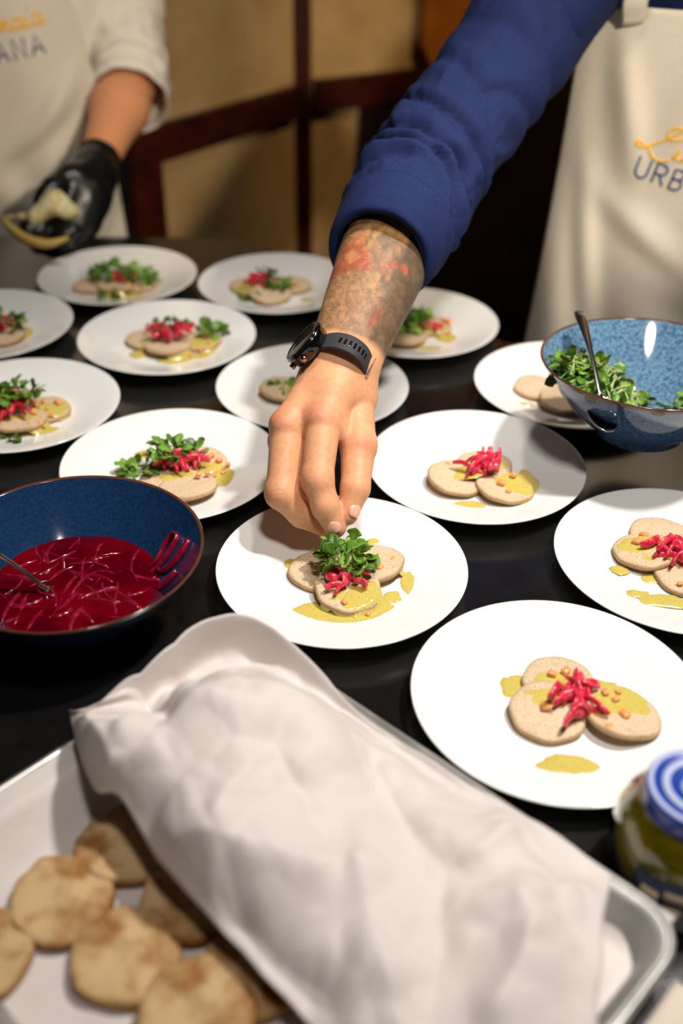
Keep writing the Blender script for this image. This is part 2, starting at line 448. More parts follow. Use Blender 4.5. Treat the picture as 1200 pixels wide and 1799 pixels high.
def blob(mb, c, rx, ry, h, seed, ang=0, n=28, rings=7, irr=.22, over=None):
    """irregular shallow puddle lying on z=c.z"""
    V = []; 
    for i in range(n):
        a = 2*math.pi*i/n
        k = 1 + irr*(mnoise.noise(Vector((math.cos(a)*1.2+seed*5.3, math.sin(a)*1.2, seed*1.7))) + .5*mnoise.noise(Vector((math.cos(a)*3+seed, math.sin(a)*3, 9.1))))
        for j in range(rings+1):
            q = j/rings
            x, y = rx*q*k*math.cos(a), ry*q*k*math.sin(a)
            x, y = x*math.cos(ang)-y*math.sin(ang), x*math.sin(ang)+y*math.cos(ang)
            z = h*math.sqrt(max(0, 1-q**3))*(1+.25*mnoise.noise(Vector((x*150+seed, y*150, 0))))
            zz = c[2]+z
            if over:                      # follows the cake under it and runs down over its edge
                dx, dy = c[0]+x-over[0], c[1]+y-over[1]; dd = math.hypot(dx, dy); zz = max(Z1+.0004, over[2]+.0060+z*.8+dy*over[3]-dx*over[4]-max(0, dd-DR*.93)*2.0)
            V.append((c[0]+x, c[1]+y, zz))
    mb.add(V, grid_faces(n, rings+1, True))
def strip(mb, c, length, wdt, ang, curl, lift, seed, thk=.0011):
    """one curved shred of onion"""
    r = random.Random(seed); P = []
    n = 9; x = y = 0; a = ang
    z = 0
    for i in range(n):
        P.append((c[0]+x, c[1]+y, c[2]+z)); st = length/(n-1)
        a += curl/(n-1); e = lift*math.cos(math.pi*i/(n-1))+r.uniform(-.1, .1)
        x += st*math.cos(a)*math.cos(e); y += st*math.sin(a)*math.cos(e); z += st*math.sin(e)
    rad = [wdt*(.72+.28*math.sin(math.pi*min(1, (i+.8)/(n-.2)))**.5) for i in range(n)]
    ref = (r.uniform(-.6,.6), r.uniform(-.6,.6), 1)
    mb.add(*tube(P, rad, 8, ref=ref, flat=thk*1.8/wdt))
def leaf(mb, c, L, az, el, seed, roll=0, stem=True, col=None):
    """lobed rocket / cress leaf, bent along its midrib"""
    r = random.Random(seed)
    half = [(0, .04), (.12, .10), (.2, .26), (.28, .14), (.38, .2), (.5, .4), (.6, .28), (.7, .44), (.82, .34), (.92, .24), (1, .03)]
    ca, sa, ce, se = math.cos(az), math.sin(az), math.cos(el), math.sin(el)
    X = Vector((ca*ce, sa*ce, se)); Y = Vector((-sa, ca, 0)); Z = X.cross(Y)
    Y2 = Y*math.cos(roll)+Z*math.sin(roll); Z2 = X.cross(Y2)
    bend = r.uniform(.1, .5)*(-1 if r.random() < .7 else 1); V = []
    col = col or r.choice([(.065,.165,.014), (.10,.235,.022), (.145,.29,.035), (.045,.12,.012), (.20,.35,.06)])
    for t, w_ in half:
        w_ *= r.uniform(.85, 1.15)
        for s in (-1, -.5, 0, .5, 1):
            q = Vector(c) + X*(L*t) + Y2*(L*w_*s*.95) + Z2*(L*(bend*t*t + .16*abs(s)*w_ + .05*math.sin(t*9+s*3+seed)))
            V.append(tuple(q))
    F = [(i*5+j, i*5+j+1, (i+1)*5+j+1, (i+1)*5+j) for i in range(len(half)-1) for j in range(4)]
    W, G = thick(V, F, .00035)
    cc = [(col[0]*(1.35 if (i % 5) == 2 else 1), col[1]*(1.25 if (i % 5) == 2 else 1), col[2]*(1.3 if (i % 5) == 2 else 1)) for i in range(len(V))]*2
    mb.add(W, G, np.array(cc))
    if stem:
        a = Vector(c) - X*(L*.55) + Vector((0,0,-L*.1))
        tv, tf = tube([tuple(a), tuple((a+Vector(c))/2 + Z2*L*.04), tuple(Vector(c)+X*L*.2)], [L*.03, L*.03, L*.02], 5)
        mb.add(tv, tf, (.22, .38, .10))

DR = .0315
C1, C2 = (.68, .52, .34), (.46, .29, .14)
disc_variants = [disc_mesh('buckwheat_disc', .0315, .0062, s, M['disc'], C1, C2, .10, .2) for s in (1, 2, 3)]
used_variant = [False]*3
def put_disc(x, y, z, rot, label, group):
    k = rng.randrange(3); o = disc_variants[k]
    if used_variant[k]: o = dup(o, (x, y, z), rot)
    else: used_variant[k] = True; o.location = (x, y, z); o.rotation_euler = rot; ORG[o.name] = Vector((x,y,z))
    return tag(o, label, 'savoury cake', group)
cube_mb = MB()
cv, cf = box((-.5,-.5,0), (.5,.5,1))
cube0 = mk('carrot_dice', [(v[0]*.0068, v[1]*.0056, v[2]*.0042) for v in cv], cf, M['carrot'], origin=(0,0,0)); bevel(cube0, .0017, 3)
cube_first = [True]

Z1 = T+.0080
food = {
 # discs bottom to top, pools (x,y,rx,ry), onion (point, n, length, heap height), greens [(point, rx, n)], cubes
 'front': dict(discs=[(-0.0176, 0.7991, 0.9100), (0.0290, 0.8073, 0.9100), (0.0073, 0.7667, 0.9140)],
    pools=[((0.0002, 0.7397, 0.9090), .047, .017), ((0.0642, 0.7881, 0.9090), .008, .018), ((-0.0454, 0.8143, 0.9090), .009, .010), ((0.0315, 0.8537, 0.9090), .008, .006), ((0.0484, 0.7654, 0.9090), .010, .009)],
    glaze=[((0.0216, 0.7486, 0.9220), .022, .018), ((-0.0068, 0.7563, 0.9220), .013, .014), ((0.0439, 0.8042, 0.9180), .012, .012)],
    onion=((0.0018, 0.7716, 0.9260), 8, .019, .005), greens=[((0.0037, 0.7898, 0.9380), .026, 44, .018)],
    cubes=[(0.0495, 0.8102, 0.9190), (0.0041, 0.7449, 0.9220), (0.0217, 0.7627, 0.9240), (0.0371, 0.7942, 0.9200), (0.0256, 0.7389, 0.9220)]),
 'right_front': dict(discs=[(0.1835, 0.6496, 0.9100), (0.1677, 0.6129, 0.9120), (0.2255, 0.6095, 0.9120)],
    pools=[((0.1742, 0.5614, 0.9110), .024, .011), ((0.1465, 0.6489, 0.9100), .013, .015), ((0.2068, 0.6419, 0.9100), .03, .02)],
    glaze=[((0.1829, 0.6477, 0.9200), .020, .012), ((0.2287, 0.6092, 0.9200), .024, .021), ((0.1652, 0.6241, 0.9200), .014, .010)],
    onion=((0.1878, 0.6171, 0.9240), 13, .025, .008), greens=[],
    cubes=[(0.1894, 0.6592, 0.9210), (0.1769, 0.6548, 0.9210), (0.2225, 0.6195, 0.9210), (0.2266, 0.6043, 0.9210), (0.2147, 0.6259, 0.9210), (0.1658, 0.6133, 0.9210), (0.2100, 0.5892, 0.9210), (0.2258, 0.6287, 0.9210)]),
 'centre_right': dict(discs=[(0.1563, 0.9932, 0.9100), (0.1733, 0.9462, 0.9100), (0.1222, 0.9611, 0.9120)],
    pools=[((0.1320, 0.9194, 0.9090), .022, .010), ((0.2006, 0.9593, 0.9100), .013, .030), ((0.1428, 0.9504, 0.9090), .02, .012), ((0.1195, 1.0044, 0.9100), .012, .006)],
    glaze=[((0.1837, 0.9448, 0.9190), .018, .020), ((0.1290, 0.9630, 0.9210), .022, .010), ((0.1555, 0.9929, 0.9190), .02, .01)],
    onion=((0.1503, 0.9703, 0.9240), 17, .032, .016), greens=[],
    cubes=[(0.1836, 0.9591, 0.9200), (0.1686, 0.9451, 0.9200), (0.1748, 0.9319, 0.9200), (0.1145, 0.9807, 0.9200)]),
 'right_edge': dict(discs=[(0.3196, 0.8637, 0.9100), (0.3286, 0.7986, 0.9100), (0.2971, 0.8331, 0.9130)],
    pools=[((0.2761, 0.7728, 0.9110), .012, .006), ((0.2974, 0.7623, 0.9110), .026, .010), ((0.2673, 0.8107, 0.9100), .010, .008), ((0.2988, 0.8006, 0.9100), .012, .010)],
    glaze=[((0.2954, 0.8410, 0.9210), .022, .013), ((0.3014, 0.8195, 0.9210), .016, .010)],
    onion=((0.3256, 0.8252, 0.9220), 12, .030, .008), greens=[],
    cubes=[(0.3008, 0.8576, 0.9210), (0.3043, 0.8412, 0.9210), (0.3107, 0.8356, 0.9210), (0.2902, 0.8428, 0.9210), (0.3168, 0.7806, 0.9190)]),
 'left_centre': dict(discs=[(-0.1577, 0.9937, 0.9100), (-0.1858, 0.9612, 0.9100), (-0.1616, 0.9361, 0.9120)],
    pools=[((-0.1312, 0.9672, 0.9100), .020, .020), ((-0.1508, 0.9105, 0.9090), .02, .010), ((-0.2228, 1.0145, 0.9090), .010, .010), ((-0.2319, 0.9935, 0.9090), .010, .006)],
    glaze=[((-0.1525, 0.9810, 0.9200), .02, .012), ((-0.1718, 0.9537, 0.9200), .018, .010)],
    onion=((-0.1737, 0.9704, 0.9240), 13, .030, .008), greens=[((-0.1793, 0.9824, 0.9360), .030, 30, .010), ((-0.2203, 0.9708, 0.9180), .020, 18, .006)],
    cubes=[(-0.1349, 0.9896, 0.9180), (-0.1440, 0.9993, 0.9200), (-0.1294, 0.9760, 0.9140), (-0.1389, 0.9696, 0.9200), (-0.1432, 0.9533, 0.9200), (-0.2198, 1.0133, 0.9120), (-0.1260, 0.9912, 0.9120), (-0.1558, 0.9937, 0.9210), (-0.1529, 0.9491, 0.9210)]),
 'behind_wrist': dict(discs=[(-0.0302, 1.1659, 0.9100), (-0.0731, 1.1647, 0.9100)], pools=[((-0.0502, 1.1375, 0.9090), .02, .01)], glaze=[((-0.0579, 1.1584, 0.9190), .012, .01)],
    onion=((-0.0408, 1.1698, 0.9220), 6, .024, .006), greens=[((-0.0692, 1.1607, 0.9200), .016, 16, .012)], cubes=[(-0.0555, 1.1672, 0.9200)]),
 'third_row': dict(discs=[(-0.2634, 1.3114, 0.9100), (-0.1954, 1.3099, 0.9100), (-0.2331, 1.2845, 0.9130)],
    pools=[((-0.2704, 1.2743, 0.9090), .013, .014), ((-0.1774, 1.2859, 0.9090), .016, .014), ((-0.2262, 1.2551, 0.9090), .02, .010), ((-0.1942, 1.2680, 0.9090), .02, .008)],
    glaze=[((-0.2197, 1.2692, 0.9220), .02, .014), ((-0.1933, 1.2973, 0.9200), .02, .014), ((-0.2548, 1.2918, 0.9200), .014, .012)],
    onion=((-0.2284, 1.3001, 0.9240), 13, .030, .012), greens=[((-0.2460, 1.3132, 0.9360), .015, 9, .010), ((-0.2212, 1.3123, 0.9400), .008, 5, .010), ((-0.1794, 1.3244, 0.9220), .022, 16, .008)],
    cubes=[(-0.1897, 1.2797, 0.9200), (-0.2014, 1.2667, 0.9120), (-0.1790, 1.2924, 0.9200), (-0.1871, 1.3102, 0.9200)]),
 'far_centre': dict(discs=[(-0.1415, 1.5049, 0.9100), (-0.0801, 1.5093, 0.9100), (-0.1092, 1.4681, 0.9120)],
    pools=[((-0.0545, 1.4641, 0.9100), .010, .006), ((-0.0644, 1.5033, 0.9090), .02, .010), ((-0.1548, 1.5092, 0.9090), .012, .010)],
    glaze=[((-0.1399, 1.4890, 0.9200), .02, .014)],
    onion=((-0.1251, 1.4957, 0.9220), 9, .026, .006), greens=[((-0.0973, 1.4849, 0.9240), .018, 18, .018), ((-0.1195, 1.5073, 0.9380), .009, 8, .008), ((-0.1408, 1.4646, 0.9130), .012, 9, .006)],
    cubes=[(-0.0726, 1.4980, 0.9200), (-0.0833, 1.5089, 0.9200)]),
 'far_left': dict(discs=[(-0.3109, 1.5080, 0.9100), (-0.3760, 1.4990, 0.9100), (-0.3395, 1.4928, 0.9130)],
    pools=[((-0.3286, 1.4723, 0.9090), .035, .010), ((-0.3004, 1.5222, 0.9090), .01, .014), ((-0.3917, 1.5122, 0.9090), .014, .014)],
    glaze=[((-0.3380, 1.4621, 0.9210), .015, .01)],
    onion=((-0.3275, 1.5084, 0.9240), 6, .022, .006), greens=[((-0.3516, 1.5082, 0.9300), .028, 30, .018), ((-0.3077, 1.5086, 0.9260), .020, 20, .018), ((-0.3450, 1.4596, 0.9140), .014, 8, .004)],
    cubes=[(-0.2999, 1.4835, 0.9200), (-0.3211, 1.4847, 0.9210)]),
 'left_edge_far': dict(discs=[(-0.5008, 1.3279, 0.9100), (-0.4621, 1.3155, 0.9120)], pools=[((-0.4414, 1.3319, 0.9090), .014, .024), ((-0.4519, 1.3041, 0.9090), .02, .010)], glaze=[],
    onion=((-0.4699, 1.3301, 0.9220), 8, .026, .006), greens=[((-0.4564, 1.3267, 0.9320), .020, 18, .014)], cubes=[(-0.4464, 1.3439, 0.9120), (-0.4357, 1.3237, 0.9120)]),
 'left_edge_near': dict(discs=[(-0.3566, 1.1099, 0.9100), (-0.4149, 1.0805, 0.9100), (-0.3766, 1.0762, 0.9130)],
    pools=[((-0.3578, 1.0650, 0.9090), .04, .012), ((-0.3950, 1.0560, 0.9090), .02, .008), ((-0.3490, 1.1263, 0.9090), .016, .018)],
    glaze=[((-0.3675, 1.0715, 0.9210), .022, .016), ((-0.3484, 1.1016, 0.9200), .018, .018)],
    onion=((-0.3891, 1.0935, 0.9260), 15, .036, .010), greens=[((-0.3822, 1.1013, 0.9400), .030, 32, .016), ((-0.3793, 1.0434, 0.9120), .012, 6, .004)],
    cubes=[(-0.3426, 1.1203, 0.9200), (-0.3603, 1.1227, 0.9200), (-0.3406, 1.0873, 0.9180), (-0.3494, 1.0644, 0.9200), (-0.3615, 1.0877, 0.9220), (-0.3613, 1.0605, 0.9220), (-0.3508, 1.1039, 0.9210), (-0.3395, 1.1167, 0.9120), (-0.3664, 1.1130, 0.9220)]),
 'behind_forearm': dict(discs=[(0.1198, 1.3664, 0.9100), (0.0821, 1.3233, 0.9120)],
    pools=[((0.1135, 1.3015, 0.9100), .022, .006), ((0.1413, 1.3351, 0.9100), .013, .016), ((0.1319, 1.3690, 0.9090), .016, .012)], glaze=[((0.1262, 1.3522, 0.9190), .016, .012)],
    onion=((0.1080, 1.3493, 0.9200), 5, .02, .004), greens=[((0.0918, 1.3491, 0.9300), .030, 34, .018)], cubes=[(0.1413, 1.3758, 0.9190), (0.1344, 1.3562, 0.9190), (0.1476, 1.3711, 0.9160)]),
 'behind_bowl': dict(discs=[(0.2441, 1.1844, 0.9100), (0.2691, 1.1437, 0.9120)], pools=[((0.2222, 1.1447, 0.9100), .012, .005)], glaze=[], onion=None, greens=[], cubes=[]),
}
WH = {'front': 'under the tattooed hand', 'right_front': 'nearest the jar', 'centre_right': 'right of the hand', 'right_edge': 'cut by the right edge',
      'left_centre': 'just behind the dark blue bowl', 'behind_wrist': 'half hidden behind the wristwatch', 'third_row': 'with three sprigs',
      'far_centre': 'farthest back beside the forearm', 'far_left': 'under the black gloved hand', 'left_edge_far': 'farther along left edge',
      'left_edge_near': 'nearer along left edge', 'behind_forearm': 'behind the tattooed forearm', 'behind_bowl': 'behind the light blue bowl'}
DR = .0315
for si, k in enumerate(keys):
    f = food[k]; placed = []
    nd = len(f['discs'])
    names = {1: [''], 2: ['lower ', 'upper '], 3: ['rearmost ', 'middle ', 'topmost ']}[nd]
    # sideways naming by where they lie
    for i, p in enumerate(f['discs']):
        over = [q for q in placed if math.hypot(q[0]-p[0], q[1]-p[1]) < DR*1.9]
        z = Z1 + .0003; rx = ry = 0
        if over:
            ox = sum(q[0] for q in over)/len(over)-p[0]; oy = sum(q[1] for q in over)/len(over)-p[1]
            L_ = math.hypot(ox, oy)+1e-6; top = max(q[2] for q in over)+.0066
            # lean on the disc underneath: edge towards it is raised
            tl = math.atan2(top-z, DR*2)*1.0
            rx = tl*oy/L_; ry = -tl*ox/L_; z += (top-z)*.52
        placed.append((p[0], p[1], z, rx, ry))
        sd = sorted(range(nd), key=lambda j: f['discs'][j][0])
        side = {1: 'only', 2: ['left', 'right'], 3: ['leftmost', 'middle', 'rightmost']}[nd]
        side = side if nd == 1 else side[sd.index(i)]
        put_disc(p[0], p[1], z, (rx, ry, rng.uniform(0, 6)), 'speckled savoury cake, %s on the plate %s' % (side, WH[k]), 'savoury cakes on the plates')
    mb = MB()
    for j, (c, rx, ry) in enumerate(f['pools']): blob(mb, (c[0], c[1], Z1-.0002 if math.hypot(c[0]-plates[k][0][0], c[1]-plates[k][0][1]) < .056 else c[2]-.0012), rx, ry, .0014, si*7.3+j*1.9, irr=.35)
    for j, (c, rx, ry) in enumerate(f['glaze']):
        near = min(placed, key=lambda q: math.hypot(q[0]-c[0], q[1]-c[1]))
        blob(mb, (c[0], c[1], near[2]+.0056), rx*1.2, ry*1.2, .0016, si*5.1+j*2.3+4, irr=.32, n=36, rings=12, over=near)
    tag(mk('green_dressing', mb.V, mb.F, M['sauce']), 'yellow green herb dressing on the plate %s' % WH[k], 'dressing', kind='stuff')
    if f['onion']:
        c, n, L_, hh = f['onion']; mb = MB(); r = random.Random(si*13+5)
        n = int(n*1.5)
        for j in range(n):
            a = r.uniform(0, 6.28); q = .020*r.random()**.7
            an = r.uniform(0, 6.28); lf = r.uniform(.1, .7)
            st = Vector((c[0]+q*math.cos(a)-math.cos(an)*L_*r.uniform(.2, .7), c[1]+q*math.sin(a)*.8-math.sin(an)*L_*.4, c[2]-.003+hh*r.uniform(0, 1)))
            if k == 'centre_right' and j < 4:      # strips standing up on end
                st = Vector((c[0]+[.004,.007,.016,-.002][j], c[1]-.004, c[2])); mb.add(*tube([tuple(st+Vector((0,0,-.003))), tuple(st+Vector((.001,.002,.01))), tuple(st+Vector((.002,.006,.026)))], [.0026,.003,.0012], 8, flat=.5)); continue
            strip(mb, st, L_*r.uniform(.7, 1.2), r.uniform(.0030, .0052), an, r.uniform(-1.6, 1.6), lf, si*50+j)
        tag(mk('pickled_onion_heap', mb.V, mb.F, M['onion']), 'pink pickled onion strips on the plate %s' % WH[k], 'pickled onion', 'pickled onion heaps on the plates')
    ng = len(f['greens'])
    for g, (c, rr, n, hz) in enumerate(f['greens']):
        mb = MB(); r = random.Random(si*31+g*7+2)
        n = int(n*1.35); rr *= 1.12
        for j in range(n):
            a = r.uniform(0, 6.28); q = math.sqrt(r.random())
            pz = c[2]-.006 + hz*(r.uniform(-.5, .9))*(1-q*.7)
            leaf(mb, (c[0]+rr*.72*q*math.cos(a), c[1]+rr*.5*q*math.sin(a), max(pz, Z1+.003)), r.uniform(.010, .017)*(1.15 if rr > .02 else .9), a+r.uniform(-1.2, 1.2), r.uniform(-.1, 1.1), si*100+g*40+j, r.uniform(-1, 1), stem=r.random() < .5)
        gs = sorted(range(ng), key=lambda e: f['greens'][e][0][0]); word = {1: '', 2: ['left ', 'right '], 3: ['left ', 'middle ', 'right ']}[ng]
        word = word if ng == 1 else word[gs.index(g)]
        tag(mk('rocket_garnish', mb.V, mb.F, M['leaf'], cols=np.array(mb.C)), '%stuft of green rocket leaves on the plate %s' % (word, WH[k]), 'greens', 'rocket garnishes on the plates')
    for j, c in enumerate(f['cubes']):
        r = random.Random(si*77+j)
        near = min(placed, key=lambda q: math.hypot(q[0]-c[0], q[1]-c[1]))
        on = math.hypot(near[0]-c[0], near[1]-c[1]) < DR*.95
        z = near[2]+.0068+(c[1]-near[1])*near[3]-(c[0]-near[0])*near[4] if on else Z1+.0008
        rot = (r.uniform(-.3, .3), r.uniform(-.3, .3), r.uniform(0, 3)); sc = [r.uniform(.75, 1.3)]*3
        if cube_first[0]: cube_first[0] = False; o = cube0; o.location = (c[0], c[1], z); o.rotation_euler = rot
        else: o = dup(cube0, (c[0], c[1], z), rot, sc)
        tag(o, 'small soft orange dice in the dressing on the plate %s' % WH[k], 'diced vegetable', 'orange dice on the plate %s' % WH[k])

# ------------------------------------------------------------------ blue bowls
def bowl(name, c, Rr, H, tilt, min_, mout, label, foot=.045):
    t = thing(name, c, label, 'bowl', 'blue glazed bowls')
    inner = [(Rr*q, .010+(H-.010)*z) for q, z in [(0, 0), (.2, .003), (.34, .05), (.48, .18), (.62, .37), (.76, .59), (.88, .80), (.95, .93), (.975, .98)]]
    outer = [(foot*.0, .004), (foot*.86, .004), (foot*.90, 0), (foot, 0), (foot*1.02, .008), (foot*1.2, .0125), (Rr*.58, H*.24), (Rr*.71, H*.41), (Rr*.83, H*.62), (Rr*.925, H*.82), (Rr*.985, H*.96)]
    V, F = lathe(inner[::-1], 96, c, cap=False); mk('inner_glaze', V, F, min_, t)
    V, F = lathe(outer, 96, c, cap=False); mk('outer_shell', V, F, mout, t)
    rim = [inner[-1], (Rr*.98, H*.985), (Rr*.992, H*1.0), (Rr*1.003, H*.985), outer[-1], (Rr*.985, H*.94)]
    V, F = lathe(rim, 96, c, close=True); mk('rim', V, F, M['bowl_rim'], t)
    t.rotation_euler = tilt
    return t, inner
LB = (-.236, .741, T)
bl, inn = bowl('ceramic_bowl', LB, .116, .080, (0,0,0), M['bowl_dark'], M['bowl_dark'], 'dark blue glazed bowl of pickled onions in red brine')
# brine and onions in it
lz = .038
lr = .0745
V = []; n = 64
for i in range(n):
    a = 2*math.pi*i/n
    for j in range(11):
        q = j/10; x, y = lr*q*math.cos(a), lr*q*math.sin(a)
        V.append((LB[0]+x, LB[1]+y, LB[2]+lz+.0012*mnoise.noise(Vector((x*60, y*60, 0)))))
tag(mk('onion_brine', V, grid_faces(n, 11, True), M['pickle_liquid']), 'dark red pickling brine filling the dark blue bowl', 'brine', kind='stuff')
mb = MB(); r = random.Random(3)
for j in range(110):
    a = r.uniform(0, 6.28); q = math.sqrt(r.random())*.062; an = r.uniform(0, 6.28); L_ = r.uniform(.022, .042)
    strip(mb, (LB[0]+q*math.cos(a)-math.cos(an)*L_*.4, LB[1]+q*math.sin(a)-math.sin(an)*L_*.4, LB[2]+lz-.005+r.uniform(-.002, .0015)), L_, r.uniform(.004, .0075), an, r.uniform(-1.5, 1.5), r.uniform(-.05, .15), 900+j)
mb.V = [v if math.hypot(v[0]-LB[0], v[1]-LB[1]) < .074 else (LB[0]+(v[0]-LB[0])*.074/math.hypot(v[0]-LB[0], v[1]-LB[1]), LB[1]+(v[1]-LB[1])*.074/math.hypot(v[0]-LB[0], v[1]-LB[1]), v[2]) for v in mb.V]
tag(mk('pickled_onion_shreds', mb.V, mb.F, M['onion_dark']), 'tangle of red pickled onion shreds steeping in the dark blue bowl', 'pickled onion', kind='stuff')
def on_bowl(a, h):
    """point on the inner wall of the left bowl"""
    zz = [p[1] for p in inn]; rr = [p[0] for p in inn]; rad = np.interp(h, zz, rr) - .003
    return (LB[0]+rad*math.cos(a), LB[1]+rad*math.sin(a), LB[2]+h+.001)
for lab, pts_ in (('looped onion shred stuck to the wall of the dark blue bowl', [(.30, .034), (.33, .048), (.42, .062), (.52, .060), (.50, .050), (.42, .042), (.44, .034)]),
                  ('long curved onion shred climbing highest up the dark blue bowl wall', [(.28, .040), (.18, .042), (.12, .050), (.16, .062), (.24, .070)]),
                  ('short pink onion shred nearest the rim of the dark blue bowl', [(-.22, .045), (-.16, .054), (-.10, .060)])):
    P = spline([on_bowl(a, h) for a, h in pts_], 5)
    tag(mk('onion_shred', *tube(P, .003, 8, flat=.6), M['onion_dark']), lab, 'pickled onion')
def spoon(name, tip, end, label, wbowl=.018, lbowl=.05):
    """teaspoon: bowl at tip, handle rising to end"""
    a, b = Vector(tip), Vector(end); d = (b-a); L_ = d.length; d.normalize()
    side = d.cross(Vector((0,0,1))).normalized(); nr = side.cross(d)
    t = thing(name, tip, label, 'spoon')
    # bowl of the spoon
    V = []; nu, nv = 13, 9
    for i in range(nu):
        s = i/(nu-1); x = lbowl*s; wd = wbowl*math.sin(math.pi*min(1, s*.96+.02))**.6
        for j in range(nv):
            q = -1+2*j/(nv-1); V.append(tuple(a - d*(lbowl*.0) + d*(x-lbowl*.9) + side*(wd*q) - nr*(.008*(1-q*q)*math.sin(math.pi*s))))
    W, G = thick(V, grid_faces(nu, nv), .001); mk('spoon_bowl', W, G, M['steel'], t)
    P = [a+d*(L_*s) + nr*(.004*math.sin(math.pi*s)) for s in np.linspace(0, 1, 16)]
    rad = [.0026+.0052*max(0, (s-.45)/.55)**1.3 if s < .97 else .0058 for s in np.linspace(0, 1, 16)]
    V, F = tube([tuple(p) for p in P], rad, 12, ref=tuple(side), flat=.34); mk('spoon_handle', V, F, M['steel'], t)
    return t
spoon('teaspoon', (-0.2558, 0.7291, 0.9380), (-0.3213, 0.7339, 0.9920), 'steel spoon lying in the red onion bowl, handle out to the left')

RB = (.325, 1.012, .948)
RBt = (-.027*.8, 0, 0)
br, inn2 = bowl('ceramic_bowl', RB, .116, .086, RBt, M['bowl_light'], M['bowl_out'], 'light blue speckled bowl of green rocket at the right edge', foot=.047)
mb = MB(); r = random.Random(8)
for cxx, cyy, rr, n, hz in ((-.046, .008, .050, 330, .046), (.050, -.008, .028, 90, .030)):
    for j in range(n):
        a = r.uniform(0, 6.28); q = math.sqrt(r.random())
        x, y = cxx+rr*q*math.cos(a), cyy+rr*q*math.sin(a)*.9
        rad = math.hypot(x, y); zb = np.interp(rad, [p[0] for p in inn2], [p[1] for p in inn2])
        z = zb + .004 + hz*(1-q*q*.8)*r.random()
        leaf(mb, (RB[0]+x, RB[1]+y, RB[2]+z), r.uniform(.011, .020), r.uniform(0, 6.28), r.uniform(-.2, .9), 3000+j+n, r.uniform(-1, 1), stem=r.random() < .35)
    for j in range(n//7):
        a = r.uniform(0, 6.28); q = math.sqrt(r.random())*.8; x, y = cxx+rr*q*math.cos(a), cyy+rr*q*math.sin(a)
        zb = np.interp(math.hypot(x, y), [p[0] for p in inn2], [p[1] for p in inn2])
        p = Vector((RB[0]+x, RB[1]+y, RB[2]+zb+.004+hz*(1-q*q*.8))); an = r.uniform(0, 6.28)
        dd = Vector((math.cos(an), math.sin(an), r.uniform(-.2, .4)))*.012
        tv, tf = tube([tuple(p-dd), tuple(p+Vector((0,0,.002))), tuple(p+dd)], .0009, 6); mb.add(tv, tf, (.42, .52, .20))
tag(mk('rocket_leaves', mb.V, mb.F, M['leaf'], cols=np.array(mb.C)), 'chopped green rocket leaves piled in the light blue bowl', 'greens', kind='stuff')
spoon('teaspoon', (0.2653, 0.9666, 1.0119), (0.2586, 1.0864, 1.0554), 'steel spoon standing upright in the bowl of rocket')

# ------------------------------------------------------------------ tray, paper, cakes, jar
tray = thing('baking_tray', (-.02, .42, T), 'rectangular aluminium baking tray lined with paper in the foreground', 'tray')
TC = Vector((.218, .404, 0)); tu = Vector((-.733, .680, 0)).normalized(); tv_ = Vector((-tu.y, tu.x, 0)); 
if tv_.y > 0: tv_ = -tv_
TL, TW = .405, .33
def tp(a, b, z): v = TC + tu*a + tv_*b; return (v.x, v.y, z)
def rrect(a0, b0, a1, b1, r, n=6):
    out = []
    for (ca, cb, s) in ((a1-r, b1-r, 0), (a0+r, b1-r, 90), (a0+r, b0+r, 180), (a1-r, b0+r, 270)):
        for i in range(n+1):
            t = R_(s+90*i/n); out.append((ca+r*math.cos(t), cb+r*math.sin(t)))
    return out
def rring(ins, r, z): return [tp(a, b, z) for a, b in rrect(ins, ins, TL-ins, TW-ins, r)]
rings = [rring(.022, .018, T+.0005), rring(.016, .022, T+.003), rring(.006, .026, T+.031), rring(.0, .03, T+.0345), rring(-.004, .032, T+.033), rring(-.004, .032, T+.029)]
V = [p for ring in rings for p in ring]; n = len(rings[0]); F = [list(range(n))]
for i in range(len(rings)-1):
    for j in range(n): F.append((i*n+j, (i+1)*n+j, (i+1)*n+(j+1) % n, i*n+(j+1) % n))
W, G = thick(V, F, .0008); mk('tray_pan', W, G, M['alu'], tray)
V, F = [], []
wire = rring(-.003, .032, T+.0325); P = wire+[wire[0], wire[1]]
mk('rolled_rim', *tube(P, .0032, 10), M['alu'], tray)

